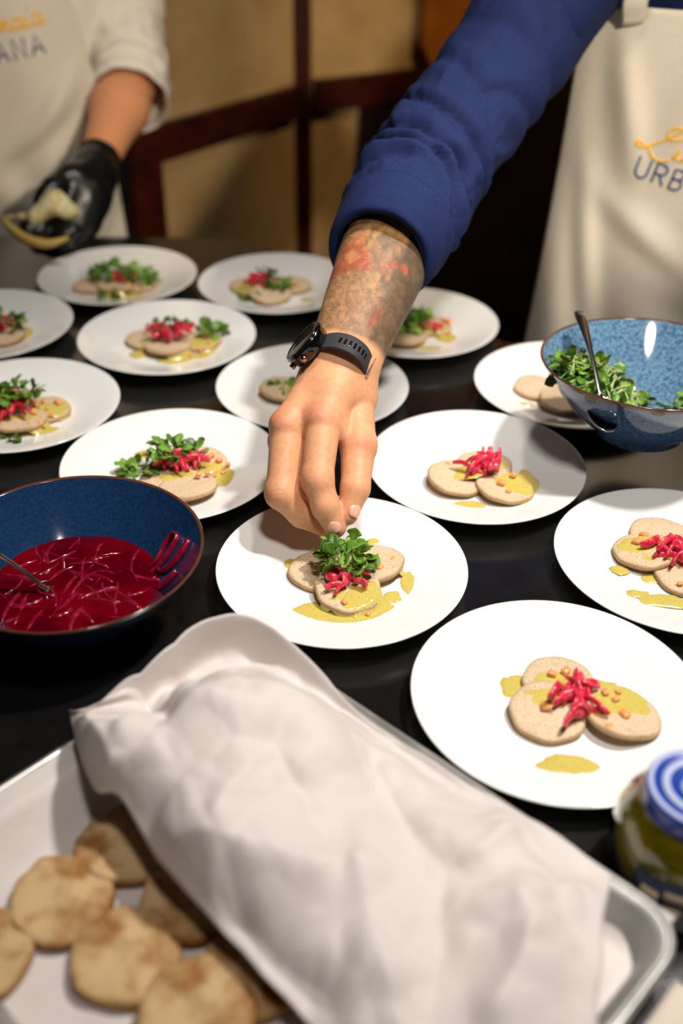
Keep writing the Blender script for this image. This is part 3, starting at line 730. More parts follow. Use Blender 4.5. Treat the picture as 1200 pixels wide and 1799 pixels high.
def crumple(x, y, seed=0, amp=.004, lam=.05):
    z = 0
    wx = .25*mnoise.noise(Vector((x*12, y*12, seed))); wy = .25*mnoise.noise(Vector((x*12, y*12, seed+5)))
    for sc_, a_ in ((1/lam, 1.0), (2.3/lam, .45)):
        d = mnoise.voronoi(Vector((x*sc_+wx, y*sc_+wy, seed*3.7+a_)))[0]
        z += a_*(.9*min(d[1]-d[0], .7) - .55*d[0])
    return amp*(z + .8*mnoise.noise(Vector((x*24, y*24, seed))))
CREASE = [(a[:2], b[:2], am, wd) for a, b, am, wd in [
 ((-0.1002, 0.5541, 0.9900), (0.0262, 0.5269, 0.9700), 0.0153, .030), ((-0.1002, 0.5541, 0.9900), (-0.1319, 0.6287, 0.9800), -0.0221, .022), ((-0.1081, 0.5522, 0.9900), (-0.1490, 0.5078, 0.9700), 0.0170, .020),
 ((-0.1487, 0.5830, 0.9800), (-0.1167, 0.5266, 0.9900), -0.0238, .018), ((-0.0613, 0.6037, 0.9800), (-0.0314, 0.5597, 0.9700), 0.0119, .022), ((-0.1062, 0.4303, 0.9500), (0.0098, 0.4219, 0.9800), 0.0136, .022),
 ((0.0098, 0.4219, 0.9800), (0.0351, 0.3242, 0.9600), 0.0119, .025), ((0.0181, 0.5214, 0.9700), (0.0667, 0.4221, 0.9700), -0.0153, .030), ((-0.0478, 0.5012, 0.9900), (0.0028, 0.4218, 0.9800), -0.0136, .030),
 ((-0.0767, 0.4371, 0.9700), (-0.0471, 0.4910, 0.9900), 0.0102, .022), ((0.0667, 0.4221, 0.9700), (0.1168, 0.4654, 0.9500), 0.0136, .022), ((0.0667, 0.4221, 0.9700), (0.0549, 0.3306, 0.9500), -0.0136, .030),
 ((0.1071, 0.3972, 0.9600), (0.1617, 0.4217, 0.9500), 0.0119, .020), ((0.1153, 0.3818, 0.9600), (0.0934, 0.3312, 0.9500), 0.0153, .024), ((-0.0555, 0.3948, 0.9600), (-0.0095, 0.3507, 0.9600), -0.0119, .024), ((-0.1781, 0.5384, 0.9600), (-0.1538, 0.4900, 0.9500), 0.0119, .016)]]
def creases(x, y):
    z = 0
    x += .008*mnoise.noise(Vector((x*16, y*16, 1.7))); y += .008*mnoise.noise(Vector((x*16, y*16, 6.1)))
    for (ax, ay), (bx, by), am, wd in CREASE:
        dx, dy = bx-ax, by-ay; L2 = dx*dx+dy*dy; t = ((x-ax)*dx+(y-ay)*dy)/L2; tc_ = max(0, min(1, t))
        d = math.hypot(x-ax-tc_*dx, y-ay-tc_*dy); over = abs(t-tc_)*math.sqrt(L2)
        z += am*math.exp(-d/wd)*math.exp(-(over/.03)**2)
    return z
# lining sheet
V = []; nu, nv = 90, 74
for i in range(nu):
    for j in range(nv):
        b = -.004 + (TW-.0)*j/(nv-1)
        a = .008 + (TL+.004-.008-.05*max(0, 1-b/.10))*i/(nu-1)
        e = min(a-.004, b+.004, 9); da = TL-.034-a+.012
        z = T+.0042
        z += .030*max(0, min(1, (.030-da)/.034))**1.4          # climbs the short left side
        z += .026*max(0, min(1, (.022-b)/.026))**1.4
        z += .004*max(0, min(1, (.05-a)/.05))
        x, y, _ = tp(a, b, 0); z += abs(crumple(x, y, 2, .0028, .09))
        V.append((x, y, z))
W, G = thick(V, grid_faces(nu, nv), .0003)
o = tag(mk('baking_paper_sheet', W, G, M['paper']), 'white baking paper lining the tray under the round cakes', 'baking paper')
# crumpled sheet folded over the right side of the tray
ctl = [
 [(-0.1788, 0.5639, 0.9620), (-0.1489, 0.5869, 0.9850), (-0.1167, 0.6271, 0.9920), (-0.0746, 0.6461, 0.9850), (-0.0287, 0.6191, 0.9680), (0.0132, 0.5769, 0.9480), (0.0720, 0.5272, 0.9440), (0.1280, 0.4856, 0.9420), (0.1770, 0.4417, 0.9420)],
 [(-0.1855, 0.5580, 0.9660), (-0.1507, 0.5799, 0.9760), (-0.1261, 0.6125, 0.9580), (-0.0872, 0.6323, 0.9480), (-0.0405, 0.6090, 0.9460), (0.0072, 0.5713, 0.9440), (0.0694, 0.5184, 0.9430), (0.1231, 0.4742, 0.9440), (0.1716, 0.4199, 0.9440)],
 [(-0.1951, 0.5594, 0.9650), (-0.1555, 0.5665, 0.9680), (-0.0998, 0.5416, 1.0040), (-0.0618, 0.5388, 1.0020), (-0.0197, 0.5231, 0.9920), (0.0200, 0.5153, 0.9720), (0.0685, 0.4836, 0.9640), (0.1167, 0.4437, 0.9600), (0.1643, 0.3952, 0.9500)],
 [(-0.1998, 0.5653, 0.9580), (-0.1562, 0.5175, 0.9820), (-0.1058, 0.5182, 1.0040), (-0.0576, 0.4834, 0.9980), (-0.0195, 0.4593, 0.9880), (0.0207, 0.4439, 0.9800), (0.0662, 0.4190, 0.9740), (0.1094, 0.3930, 0.9660), (0.1561, 0.3653, 0.9520)],
 [(-0.1915, 0.5449, 0.9560), (-0.1627, 0.4929, 0.9720), (-0.1258, 0.4897, 0.9900), (-0.0866, 0.4433, 0.9840), (-0.0526, 0.4088, 0.9740), (-0.0135, 0.3782, 0.9680), (0.0263, 0.3535, 0.9620), (0.0670, 0.3291, 0.9580), (0.1427, 0.3217, 0.9500)],
 [(-0.1881, 0.5348, 0.9520), (-0.1666, 0.4895, 0.9560), (-0.1450, 0.4775, 0.9600), (-0.1124, 0.4317, 0.9480), (-0.0669, 0.3900, 0.9440), (-0.0322, 0.3538, 0.9420), (0.0040, 0.3178, 0.9420), (0.0464, 0.2847, 0.9420), (0.1276, 0.2847, 0.9440)],
]
ctl = np.array(ctl); rows = np.array([spline(r_, 20) for r_ in ctl]); surf = np.array([spline(list(rows[:, j]), 18) for j in range(rows.shape[1])])
nu, nv = surf.shape[:2]; V = []
for i in range(nu):
    for j in range(nv):
        p = surf[i, j]; e = min(1, min(j, nv-1-j)/6, (nu-1-i)/6, i/4); tt = j/(nv-1)
        z = p[2] + crumple(p[0], p[1], 5, .008, .06)*(.35+.65*e) + creases(p[0], p[1])*(.4+.6*e)
        x = p[0] + .003*mnoise.noise(Vector((p[0]*25, p[1]*25, 3.3))); y = p[1] + .003*mnoise.noise(Vector((p[0]*25, p[1]*25, 8.3)))
        V.append((x, y, z))
W, G = thick(V, grid_faces(nu, nv), .0003)
tag(mk('baking_paper_sheet', W, G, M['paper']), 'crumpled white baking paper folded over the right half of the tray', 'baking paper')

K1, K2 = (.56, .385, .19), (.36, .20, .07)
ck = [disc_mesh('baked_cake', .0352, .0085, s, M['cookie'], K1, K2, .12, .45) for s in (11, 12, 13)]
cakes = [((-0.1822, 0.4355, 0.9150), 'flat round baked cake with cracked top, left of the middle in the tray'), ((-0.1320, 0.3950, 0.9150), 'flat round baked cake in the middle of the visible pile, creased top'),
         ((-0.1471, 0.4808, 0.9150), 'darkest round baked cake, farthest back under the paper fold'), ((-0.0957, 0.4381, 0.9150), 'round baked cake half tucked under the folded paper edge'),
         ((-0.0819, 0.3558, 0.9180), 'round baked cake lowest in the picture with folded top'), ((-0.2263, 0.3932, 0.9150), 'round baked cake cut by the left edge of the picture'),
         ((-0.0479, 0.3880, 0.9150), 'round baked cake mostly hidden under paper, rightmost one')]
for i, (p, lab) in enumerate(cakes):
    z = T+.0075
    if i in (4,): z += .004
    if i < 3: o = ck[i]; o.location = (p[0], p[1], z); o.rotation_euler = (0,0,i)
    else: o = dup(ck[i % 3], (p[0], p[1], z), (R_(6) if i == 4 else 0, R_(-6) if i == 4 else 0, i*1.7))
    tag(o, lab, 'baked cake', 'baked cakes on the tray')

JC = (.236, .470, T)
jar = thing('glass_jar', JC, 'glass jar with blue lid and olive yellow contents at the right edge', 'jar')
jo = [(0, .0), (.042, 0), (.0475, .004), (.0495, .012), (.0495, .050), (.047, .060), (.038, .070), (.0335, .074), (.0335, .084)]
ji = [(.0315, .084), (.0315, .073), (.036, .068), (.0445, .059), (.0472, .049), (.0472, .013), (.044, .006), (0, .005)]
V, F = lathe(jo+ji, 64, JC); mk('glass_body', V, F, M['glass'], jar)
V, F = lathe([(0, .0055), (.0438, .0065), (.0469, .013), (.0469, .048), (.0442, .0585), (.0357, .0675), (.0313, .072), (0, .072)], 64, JC); mk('jar_contents', V, F, M['oil'], jar)
lidp = [(.0320, .074), (.0345, .074), (.0350, .076), (.0350, .086), (.0343, .0888), (.0325, .0898), (.030, .0895), (.028, .0886), (0, .0886), (0, .087), (.0320, .087)]
V, F = lathe(lidp, 72, JC); lid = mk('screw_lid', V, F, M['lid'], jar)
for r0, r1 in ((.0300, .0335), (.0195, .0245)):
    V, F = lathe([(r0, .0885), (r0, .0902), (r1, .0902), (r1, .0885)], 72, JC, close=True); mk('lid_ring_print', V, F, M['lidwhite'], lid)
V, F = lathe([(0, .0885), (.0085, .0885), (.0085, .0894), (0, .0894)], 40, (JC[0]-.004, JC[1], JC[2])); mk('lid_centre_print', V, F, M['lidwhite'], lid)
def arcband(c, r, z0, z1, a0, a1, n=40, t=.0004):
    V = []
    for i in range(n+1):
        a = a0+(a1-a0)*i/n
        for rr, z in ((r, z0), (r, z1), (r+t, z1), (r+t, z0)): V.append((c[0]+rr*math.cos(a), c[1]+rr*math.sin(a), c[2]+z))
    F = [(i*4+k, (i+1)*4+k, (i+1)*4+(k+1) % 4, i*4+(k+1) % 4) for i in range(n) for k in range(4)] + [(0,1,2,3), (n*4+3, n*4+2, n*4+1, n*4)]
    return V, F
lb = mk('paper_label', *arcband(JC, .0496, .006, .048, R_(215), R_(330)), M['label'], jar)
for a0, a1, z0, z1 in ((222, 236, .022, .036), (240, 254, .012, .026), (240, 262, .032, .040), (266, 290, .014, .034)):
    mk('label_print', *arcband(JC, .0500, z0, z1, R_(a0), R_(a1), 8, .0002), M['labelcream'], lb)
# folded cream cloth on the counter in the near right corner
V = []; nu, nv = 40, 34
for i in range(nu):
    for j in range(nv):
        q_ = TC - tu*(.010+.20*i/(nu-1)) + tv_*(.018+.26*j/(nv-1)); x, y = q_.x, q_.y; V.append((x, y, T+.004+.003*(1+mnoise.noise(Vector((x*25, y*25, 0))))+.004*max(0, 1-min(i, nu-1-i)/3)*0))
W, G = thick(V, grid_faces(nu, nv), .0025); tag(mk('kitchen_cloth', W, G, M['linen']), 'cream kitchen cloth on the counter, bottom right corner', 'cloth')

# ------------------------------------------------------------------ people
def body_sdf(P, q):
    """head, neck, trunk, hips and legs of a standing adult; q holds joint positions"""
    hd = np.array(q['head']); ch = np.array(q['chest']); pe = np.array(q['pelvis']); sx = q['face']
    f = np.array((math.sin(sx), -math.cos(sx), 0)); s = np.array((math.cos(sx), math.sin(sx), 0))
    Mx = np.array([s, -f, (0,0,1)])
    d = ell(P, hd+(0,0,.02), (.077, .095, .105), Mx)
    d = smin(d, ell(P, hd + f*.035 + (0,0,-.055), (.055, .058, .062), Mx), .04)          # jaw
    d = smin(d, cone(P, hd+f*.088+np.array((0,0,.03)), hd+f*.112+np.array((0,0,-.015)), .009, .013), .012)   # nose
    d = smin(d, ell(P, hd+f*.085+np.array((0,0,.045)), (.045, .014, .010), Mx), .014)     # brow
    for e in (-1, 1):
        d = smax(d, -ell(P, hd+f*.100+s*(.031*e)+np.array((0,0,.025)), (.016, .014, .010), Mx), .008)
        d = smin(d, ell(P, hd+f*.078+s*(.030*e)+np.array((0,0,.025)), (.0135, .0135, .0125), Mx), .002)
        d = smin(d, ell(P, hd+s*(.079*e)+np.array((0,0,.005)), (.010, .022, .033), Mx), .006)               # ears
    d = smin(d, ell(P, hd+f*.090+np.array((0,0,-.046)), (.024, .012, .007), Mx), .006)    # lips
    d = smin(d, ell(P, hd+f*.088+np.array((0,0,-.058)), (.020, .012, .007), Mx), .005)
    nb = ch*np.array((1,1,0))+(0,0,ch[2]+.20)
    d = smin(d, cone(P, nb, hd+(0,0,-.05), .060, .056), .03)
    up_ = (0,0,1)
    d = smin(d, ell(P, ch+np.array((0,0,.06)), (.175, .108, .19), Mx), .06)
    d = smin(d, ell(P, (ch+pe)/2, (.152, .100, .20), Mx), .08)
    d = smin(d, ell(P, pe, (.168, .115, .15), Mx), .06)
    for A, B, C_ in q['legs']:
        d = smin(d, cone(P, A, B, .088, .058), .05); d = smin(d, cone(P, B, C_, .056, .040), .03)
        d = smin(d, cone(P, C_, np.array(C_)+f*.14+np.array((0,0,-.045)), .042, .034), .03)
    for A, B, r0, r1 in q['arms']: d = smin(d, cone(P, A, B, r0, r1), .03)
    return d
def bbox_pts(q):
    pts = [q['head'], q['chest'], q['pelvis']] + [p for l in q['legs'] for p in l] + [p for a in q['arms'] for p in a[:2]]
    a = np.array(pts, float); return a.min(0)-.26, a.max(0)+.26

SK = np.array((.74, .37, .19))
# ---- right chef
Sh = np.array((0.2799, 1.4600, 1.3585)); El = np.array((0.1276, 1.2622, 1.1817)); W0 = np.array((0.0003, 0.9569, 1.0565)); Cf = np.array((0.0313, 1.0833, 1.1258))
cx = .52; cy = 1.56
qR = dict(head=(cx-.04, cy-.10, 1.665), chest=(cx, cy, 1.25), pelvis=(cx, cy+.03, .95), face=-.3,
          legs=[((cx-.09, cy+.04, .90), (cx-.10, cy+.02, .50), (cx-.11, cy+.05, .085)), ((cx+.09, cy+.04, .90), (cx+.10, cy+.02, .50), (cx+.11, cy+.05, .085))],
          arms=[(tuple(Sh), tuple(El), .055, .040), (tuple(El), tuple(El*.8+W0*.2), .040, .036), ((cx+.19, cy-.04, 1.38), (cx+.22, cy-.20, 1.12), .055, .043), ((cx+.22, cy-.20, 1.12), (cx-.015, 1.075, 1.07), .042, .028)])
mn_, mx_ = bbox_pts(qR); mn_[2] = max(mn_[2], .0)
V1, F1 = nets(lambda P: body_sdf(P, qR), mn_, mx_, .011); V1 = relax(V1, F1, 2)

# hand: joints of each finger, knuckle to tip
fing = {
 'index':  ([(-0.0186, 0.8868, 1.0241), (-0.0228, 0.8359, 0.9916), (-0.0156, 0.8239, 0.9703), (-0.0057, 0.8186, 0.9500)], [.0170, .0146, .0132, .0110]),
 'middle': ([(-0.0527, 0.8887, 1.0162), (-0.0574, 0.8385, 0.9741), (-0.0380, 0.8341, 0.9533), (-0.0179, 0.8334, 0.9415)], [.0170, .0148, .0130, .0108]),
 'ring':   ([(-0.0573, 0.9050, 0.9921), (-0.0477, 0.8683, 0.9556), (-0.0307, 0.8580, 0.9440), (-0.0178, 0.8530, 0.9348)], [.0150, .0130, .0110, .0090]),
 'little': ([(-0.0528, 0.9234, 0.9748), (-0.0465, 0.9008, 0.9448), (-0.0357, 0.8862, 0.9339), (-0.0251, 0.8772, 0.9277)], [.0135, .0112, .0095, .0080]),
 'thumb':  ([(0.0110, 0.9336, 1.0256), (0.0157, 0.8834, 1.0013), (0.0127, 0.8431, 0.9774), (0.0060, 0.8256, 0.9585)], [.0190, .0172, .0140, .0098]),
}
axis = (W0-El)/np.linalg.norm(W0-El)
def hand_sdf(P, off=0.0):
    # forearm: two parallel tapered cones make an oval section
    cam_side = np.array(SIDE)
    d = cone(P, Cf + (El-Cf)*.45 - cam_side*.019, W0 - cam_side*.0118, .0440, .0255)
    d = smin(d, cone(P, Cf + (El-Cf)*.45 + cam_side*.012, W0 + cam_side*.0110, .0400, .0255), .02)
    # palm: metacarpals fanned from the wrist
    a = W0
    for key, off_, r0 in (('index', .004, .019), ('middle', -.006, .0185), ('ring', -.010, .018), ('little', -.012, .016)):
        k = np.array(fing[key][0][0]); st = a + cam_side*off_ + axis*.004
        d = smin(d, cone(P, st, k, .0215, r0*.96), .012)
    th = [np.array(p) for p in fing['thumb'][0]]
    d = smin(d, cone(P, a+cam_side*.012+axis*.006, th[0], .021, .0205), .016)
    d = smin(d, cone(P, (a+np.array(fing['index'][0][0]))/2, th[0], .02, .019), .016)
    # web between thumb and index
    i0 = np.array(fing['index'][0][0]); d = smin(d, cone(P, i0*.75+th[0]*.25, i0*.35+th[1]*.65, .0115, .0105), .012)
    # knuckles
    for key in ('index', 'middle'):
        k = np.array(fing[key][0][0]) ; d = smin(d, np.linalg.norm(P-(k+np.array(BACK)*.0065), axis=-1)-.0125, .010)
    for key in ('index', 'middle', 'ring', 'little', 'thumb'):
        pts_, rad = fing[key]; e = chain(P, pts_, rad, .004)
        j1 = np.array(pts_[1]); e = smin(e, np.linalg.norm(P-(j1+np.array(BACK)*.0006), axis=-1)-rad[1]*.98, .006)
        # fine creases over the middle joint
        ax = np.array(pts_[2])-np.array(pts_[0]); ax /= np.linalg.norm(ax); t = (P-j1)@ax
        e = e + .0005*np.exp(-(t/.0012)**2) + .0004*np.exp(-((t-.004)/.001)**2) + .0004*np.exp(-((t+.004)/.001)**2)
        d = smin(d, e, .0022)
    return d
vw = np.array(fw)
SIDE = np.cross(axis, -vw); SIDE /= np.linalg.norm(SIDE)      # across the forearm, roughly to the right of the picture
if SIDE[0] < 0: SIDE = -SIDE
BACK = -vw*.80 - SIDE*.60; BACK -= axis*(BACK@axis); BACK /= np.linalg.norm(BACK)
allp = np.array([p for f_ in fing.values() for p in f_[0]] + [Cf+(El-Cf)*.45, W0])
V2, F2 = nets(hand_sdf, allp.min(0)-.05, allp.max(0)+.05, .0014)
V2 = relax(V2, F2, 2, .45)

# colours: skin, redder knuckles, tattooed forearm
def arm_coords(V):
    d = W0-Cf; L_ = np.linalg.norm(d); u = d/L_
    t = ((V-Cf)@u)/L_                                         # 0 cuff .. 1 wrist
    rr = V - Cf - np.outer(t*L_, u); q = rr@SIDE/ (.052 + (.031-.052)*np.clip(t, 0, 1))
    return t, q, rr
def paint_hand(V):
    C = np.tile(SK, (len(V), 1)) * (1 + .05*vnoise(V*60, 1)[:, None])
    def dab(c_, r, col, a=.6):
        nonlocal C
        k = np.clip(1-np.linalg.norm(V-np.array(c_), axis=1)/r, 0, 1); k = (k*k*(3-2*k)*a)[:, None]; C = C*(1-k)+np.array(col)*k
    red = (.62, .20, .12)
    for key in ('index', 'middle'): dab(np.array(fing[key][0][0])+BACK*.014, .022, red, .9)
    for key in fing:
        p = fing[key][0]; dab(np.array(p[1])+BACK*.01, .016, (.58, .24, .13), .5); dab(p[3], .020, (.72, .28, .20), .75); dab(p[2], .016, (.68, .28, .18), .4)
    dab(np.array((0.0234, 0.8645, 1.0126)), .02, red, .5)
    dab(np.array((-0.0026, 0.8837, 1.0053)), .018, (.5, .16, .10), .6)
    t, q, rr = arm_coords(V); t = (t+.42)/1.30
    S = np.stack([t, q, 0*t], 1)
    wx = vnoise(np.stack([t*5, q*2.4, 0*t+3], 1), 5)*.10; wy = vnoise(np.stack([t*5, q*2.4, 0*t+8], 1), 6)*.22
    tt, qq = t+wx*.6, q+wy
    ink = np.clip((1.06-t)/.05, 0, 1)                         # the ink stops just above the watch
    G = np.array
    skin2 = G((.50, .27, .13)); grey = G((.125, .108, .072)); ochre = G((.60, .32, .10)); redi = G((.54, .125, .058)); dark = G((.060, .046, .046)); peach = G((.66, .28, .11))
    c = np.tile(skin2*.82, (len(V), 1))
    def lay(mask, col, a=1.0):
        nonlocal c
        k = np.clip(mask, 0, 1)[:, None]*a; c = c*(1-k)+col*k
    n1 = vnoise(np.stack([t*16, q*6, 0*t], 1), 11); n2 = vnoise(np.stack([t*34, q*13, 0*t+2], 1), 12)
    lay((.45-tt)*4 + (qq-.05)*1.3 + n1*.9, grey, .85)         # smoky ground, upper and right
    lay((qq-.28)*4 + (.62-tt)*3*0 + n1*.5, grey, .8)
    lay(1.7-np.hypot((tt-.12)/.16, (qq-.55)/.36)*1.4 + n1*.3, dark, .95)
    lay(1.4-np.hypot((tt-.38)/.14, (qq-.62)/.30)*1.5 + n1*.3, dark, .8)
    # leaves: long slanted ochre blades
    for a_, b_, wd, ln, cc in ((.10, -.75, .10, .20, ochre*.9), (.22, -.55, .07, .26, ochre*.8), (.12, -.22, .10, .24, ochre), (.22, .0, .08, .26, ochre*.9), (.10, .22, .10, .14, ochre*.9), (.36, .08, .07, .24, ochre), (.62, .28, .06, .20, ochre*1.1), (.66, .10, .07, .22, ochre*.8), (.80, -.05, .08, .18, peach*.8), (.28, .36, .16, .06, ochre*.9)):
        u_ = (tt-a_)*math.cos(.5) - (qq-b_)*.45*math.sin(.5); v_ = (tt-a_)*math.sin(.5)*1.2 + (qq-b_)*.45*math.cos(.5)
        lay(1.6-1.6*np.hypot(u_/ln, v_/wd*1.5), cc, .9)
    # red blossom on the left and small red petals on the right
    for a_, b_, ra, rb, cc in ((.50, -.52, .13, .42, redi), (.53, -.18, .075, .20, redi*1.15), (.40, -.42, .06, .25, peach*.9), (.60, -.75, .07, .25, redi*.8), (.50, .50, .05, .14, redi*.8), (.57, .36, .05, .13, redi*.85), (.48, .68, .045, .10, redi), (.60, .56, .06, .08, peach*.8), (.88, .35, .10, .17, redi*.75)):
        lay(2.2-2.2*np.hypot((tt-a_)/ra, (qq-b_)/rb), cc, .92)
    lay(1.8-1.8*np.hypot((tt-.51)/.05, (qq+.50)/.26), peach*1.05, .7)
    # petals of the big pale flower low on the arm, drawn with fine lines
    lay(2.0-2.0*np.hypot((tt-.78)/.22, (qq+.45)/.55), skin2*.95, .9)
    lay(1.9-1.9*np.hypot((tt-.30)/.13, (qq+.02)/.30), ochre*.9, .45)
    rr_ = np.hypot((tt-.95)/.5, (qq+.5)); ln = np.abs(np.sin(rr_*16+n1*.8)); lay((.18-ln)*4*(tt > .58)*(qq < .25), grey*1.3, .55)
    # outlines and fine shading strokes
    st = np.abs(((tt*9 - qq*3.2 + n1*.5) % 1.0)-.5); lay((.09-st)*12, dark, .5)
    st = np.abs(((tt*5 + qq*2.6 + n1*.7) % 1.0)-.5); lay((.05-st)*14, dark, .28)
    c = c*.68*(1+.30*n2[:, None])*(1+.15*vnoise(V*420, 4)[:, None])
    k = ink[:, None]*.93
    return np.clip(C*(1-k)+c*k, 0, 1)
colB = np.tile(SK, (len(V1), 1)).astype(float)
def face_paint(V, C, q):
    hd = np.array(q['head']); f = np.array((math.sin(q['face']), -math.cos(q['face']), 0)); s = np.array((math.cos(q['face']), math.sin(q['face']), 0))
    for e in (-1, 1):
        c_ = hd+f*.090+s*(.030*e)+np.array((0,0,.025))
        C[np.linalg.norm(V-c_, axis=1) < .012] = (.75, .72, .68); C[np.linalg.norm(V-c_-f*.002, axis=1) < .006] = (.05, .03, .02)
        m_ = (np.abs((V-hd)@s-e*.031) < .022) & (np.abs(V[:, 2]-hd[2]-.050) < .006) & (((V-hd)@f) > .06); C[m_] = (.06, .04, .03)
    m_ = (np.abs((V-hd)@s) < .024) & (np.abs(V[:, 2]-hd[2]+.052) < .011) & (((V-hd)@f) > .07); C[m_] = (.48, .16, .12)
    return C
colB = face_paint(V1, colB, qR)
# left hand of the right chef, holding the rim of the light blue bowl (fine mesh)
LH = np.array((RB[0]+.135, RB[1]+.0, RB[2]+.082)); LW = LH+np.array((.055, .065, .03))
colH = paint_hand(V2)
lf = [([LW*.35+LH*.65+np.array((0, -.030+.019*i, 0)), LH+np.array((-.012, -.040+.020*i, .004)), LH+np.array((-.026, -.040+.020*i, -.004)), LH+np.array((-.030, -.038+.020*i, -.024))], [.0125, .0105, .0095, .008]) for i in range(4)]
lt = ([LW*.5+LH*.5+np.array((0,-.02,-.02)), LH+np.array((.012, -.038, -.030)), LH+np.array((-.008, -.034, -.048)), LH+np.array((-.020, -.026, -.058))], [.016, .013, .011, .009])
def lhand(P):
    d = cone(P, LW, LW+np.array((.06, .07, .03)), .026, .030)
    for pts_, rad in lf: d = smin(d, cone(P, LW, pts_[0], .022, .016), .012)
    for pts_, rad in lf+[lt]: d = smin(d, chain(P, pts_, rad, .003), .004)
    return d
V3, F3 = nets(lhand, LH+np.array((-.06, -.10, -.10)), LW+np.array((.13, .14, .10)), .003); V3 = relax(V3, F3, 1, .4)

chefR = thing('person', (cx, cy, 0), 'person in navy shirt and cream apron leaning in, tattooed arm dropping greens', 'person')
Vb = np.concatenate([V1, V2, V3]); Fb = np.concatenate([F1, F2+len(V1), F3+len(V1)+len(V2)])
Cb = np.concatenate([colB, colH, np.tile(SK, (len(V3), 1))])
bodyR = mk('body', Vb, Fb, M['skin'], chefR, cols=Cb)
# nails
def nail(p, dr, nm, wd, ln, parent):
    p = np.array(p); dr = np.array(dr)/np.linalg.norm(dr); nm = np.array(nm); nm = nm-dr*(nm@dr); nm /= np.linalg.norm(nm); sd = np.cross(dr, nm); V = []
    for i in range(9):
        s = i/8; w_ = wd*(.82+.18*math.sin(math.pi*min(1, s*1.1)))*(1 if 0 < i < 8 else .72)
        for j in range(7):
            q = -1+j/3; V.append(p + dr*(ln*(s-.5)) + sd*(w_*math.sin(q*1.1)/.89) + nm*(wd*(math.cos(q*1.1)-1)*.9 + .0006*math.sin(math.pi*s)))
    W, G = thick(V, grid_faces(9, 7), .0006); return mk('fingernail', W, G, M['nail'], parent)
def perp(nm, d): d = d/np.linalg.norm(d); nm = nm-d*(nm@d); return nm/np.linalg.norm(nm)
def on_surface(p, nm, r): return np.array(p)+np.array(nm)/np.linalg.norm(nm)*r
p2, p3 = np.array(fing['index'][0][2]), np.array(fing['index'][0][3]); nm = perp(BACK*.35 - vw*.9 - SIDE*.1, p3-p2)
nail(on_surface(p2+(p3-p2)*.86, nm, .0114), p3-p2, nm, .0062, .0125, chefR)
p2, p3 = np.array(fing['thumb'][0][2]), np.array(fing['thumb'][0][3]); nm = perp(SIDE*.60 - vw*.80, p3-p2)
nail(on_surface(p2+(p3-p2)*.84, nm, .0108), p3-p2, nm, .0068, .0125, chefR)
# fine pale hairs on the forearm
mb = MB(); r = random.Random(21); idx = np.where((arm_coords(V2)[0] > .05) & (arm_coords(V2)[0] < .93) & ((V2-Cf-np.outer(arm_coords(V2)[0]*np.linalg.norm(W0-Cf), (W0-Cf)/np.linalg.norm(W0-Cf)))@(-vw) > .019) & (arm_coords(V2)[1] < .45))[0]
tA, qA, rrA = arm_coords(V2)
for _ in range(80):
    i = int(idx[r.randrange(len(idx))]); p = V2[i]; nn = rrA[i]/np.linalg.norm(rrA[i]); dd = -SIDE*.75*r.uniform(.6, 1.2)+axis*.8*r.uniform(.5, 1.2); dd /= np.linalg.norm(dd); L_ = r.uniform(.006, .013)
    mb.add(*tube([tuple(p), tuple(p+dd*L_*.5+nn*.0010), tuple(p+dd*L_+nn*.0012)], [.00007, .00006, .00003], 3))
tag(mk('arm_hair', mb.V, mb.F, M['armhair'], chefR), kind='stuff')
def hairmesh(q, parent):
    hd = np.array(q['head']); f = np.array((math.sin(q['face']), -math.cos(q['face']), 0)); s = np.array((math.cos(q['face']), math.sin(q['face']), 0)); Mx = np.array([s, -f, (0,0,1)])
    def fn(P):
        d = ell(P, hd+np.array((0,0,.03))-f*.008, (.086, .102, .108), Mx)+.003*vnoise(P*60, 3)
        cut = (P-hd)@f*.75 - (P[..., 2]-hd[2]-.045)
        return smax(d, cut*.8, .01)
    V, F = nets(fn, hd-.16, hd+.17, .007); return mk('short_hair', V, F, M['haircol'], parent)
hairmesh(qR, chefR)

# ---- shirt of the right chef: torso shell plus a wrinkled sleeve, one garment
def shirt_sdf(P, q, grow=.014):
    hd = np.array(q['head']); ch = np.array(q['chest']); pe = np.array(q['pelvis'])
    f = np.array((math.sin(q['face']), -math.cos(q['face']), 0)); s = np.array((math.cos(q['face']), math.sin(q['face']), 0)); Mx = np.array([s, -f, (0,0,1)])
    d = ell(P, ch+np.array((0,0,.06)), (.175+grow, .108+grow, .19+grow), Mx)
    d = smin(d, ell(P, (ch+pe)/2, (.152+grow, .100+grow, .20), Mx), .08); d = smin(d, ell(P, pe, (.168+grow, .115+grow, .14), Mx), .06)
    for i, (A, B, r0, r1) in enumerate(q['arms']):
        if i in q.get('sleeves', (0, 2, 3)): d = smin(d, cone(P, A, B, r0+grow, r1+grow*.9), .03)
    nb = ch*np.array((1,1,0))+(0,0,ch[2]+.20); d = smin(d, cone(P, nb, nb+np.array((0,0,.05)), .075, .062), .02)
    d = d + .004*vnoise(P*22, 7)
    d = smax(d, -(P[..., 2]-(pe[2]-.10)), .01)
    return smax(d, P[..., 2]-(nb[2]+.045), .004)
qS = dict(qR); qS['arms'] = [(tuple(Sh), tuple(Sh*.7+El*.3), .055, .05), None, qR['arms'][2], ((cx+.22, cy-.20, 1.12), (cx+.08, 1.22, 1.095), .044, .038)]
qS['arms'][1] = qS['arms'][0]
V4, F4 = nets(lambda P: shirt_sdf(P, qS), mn_+np.array((0,0,.6)), mx_, .010); V4 = relax(V4, F4, 1)
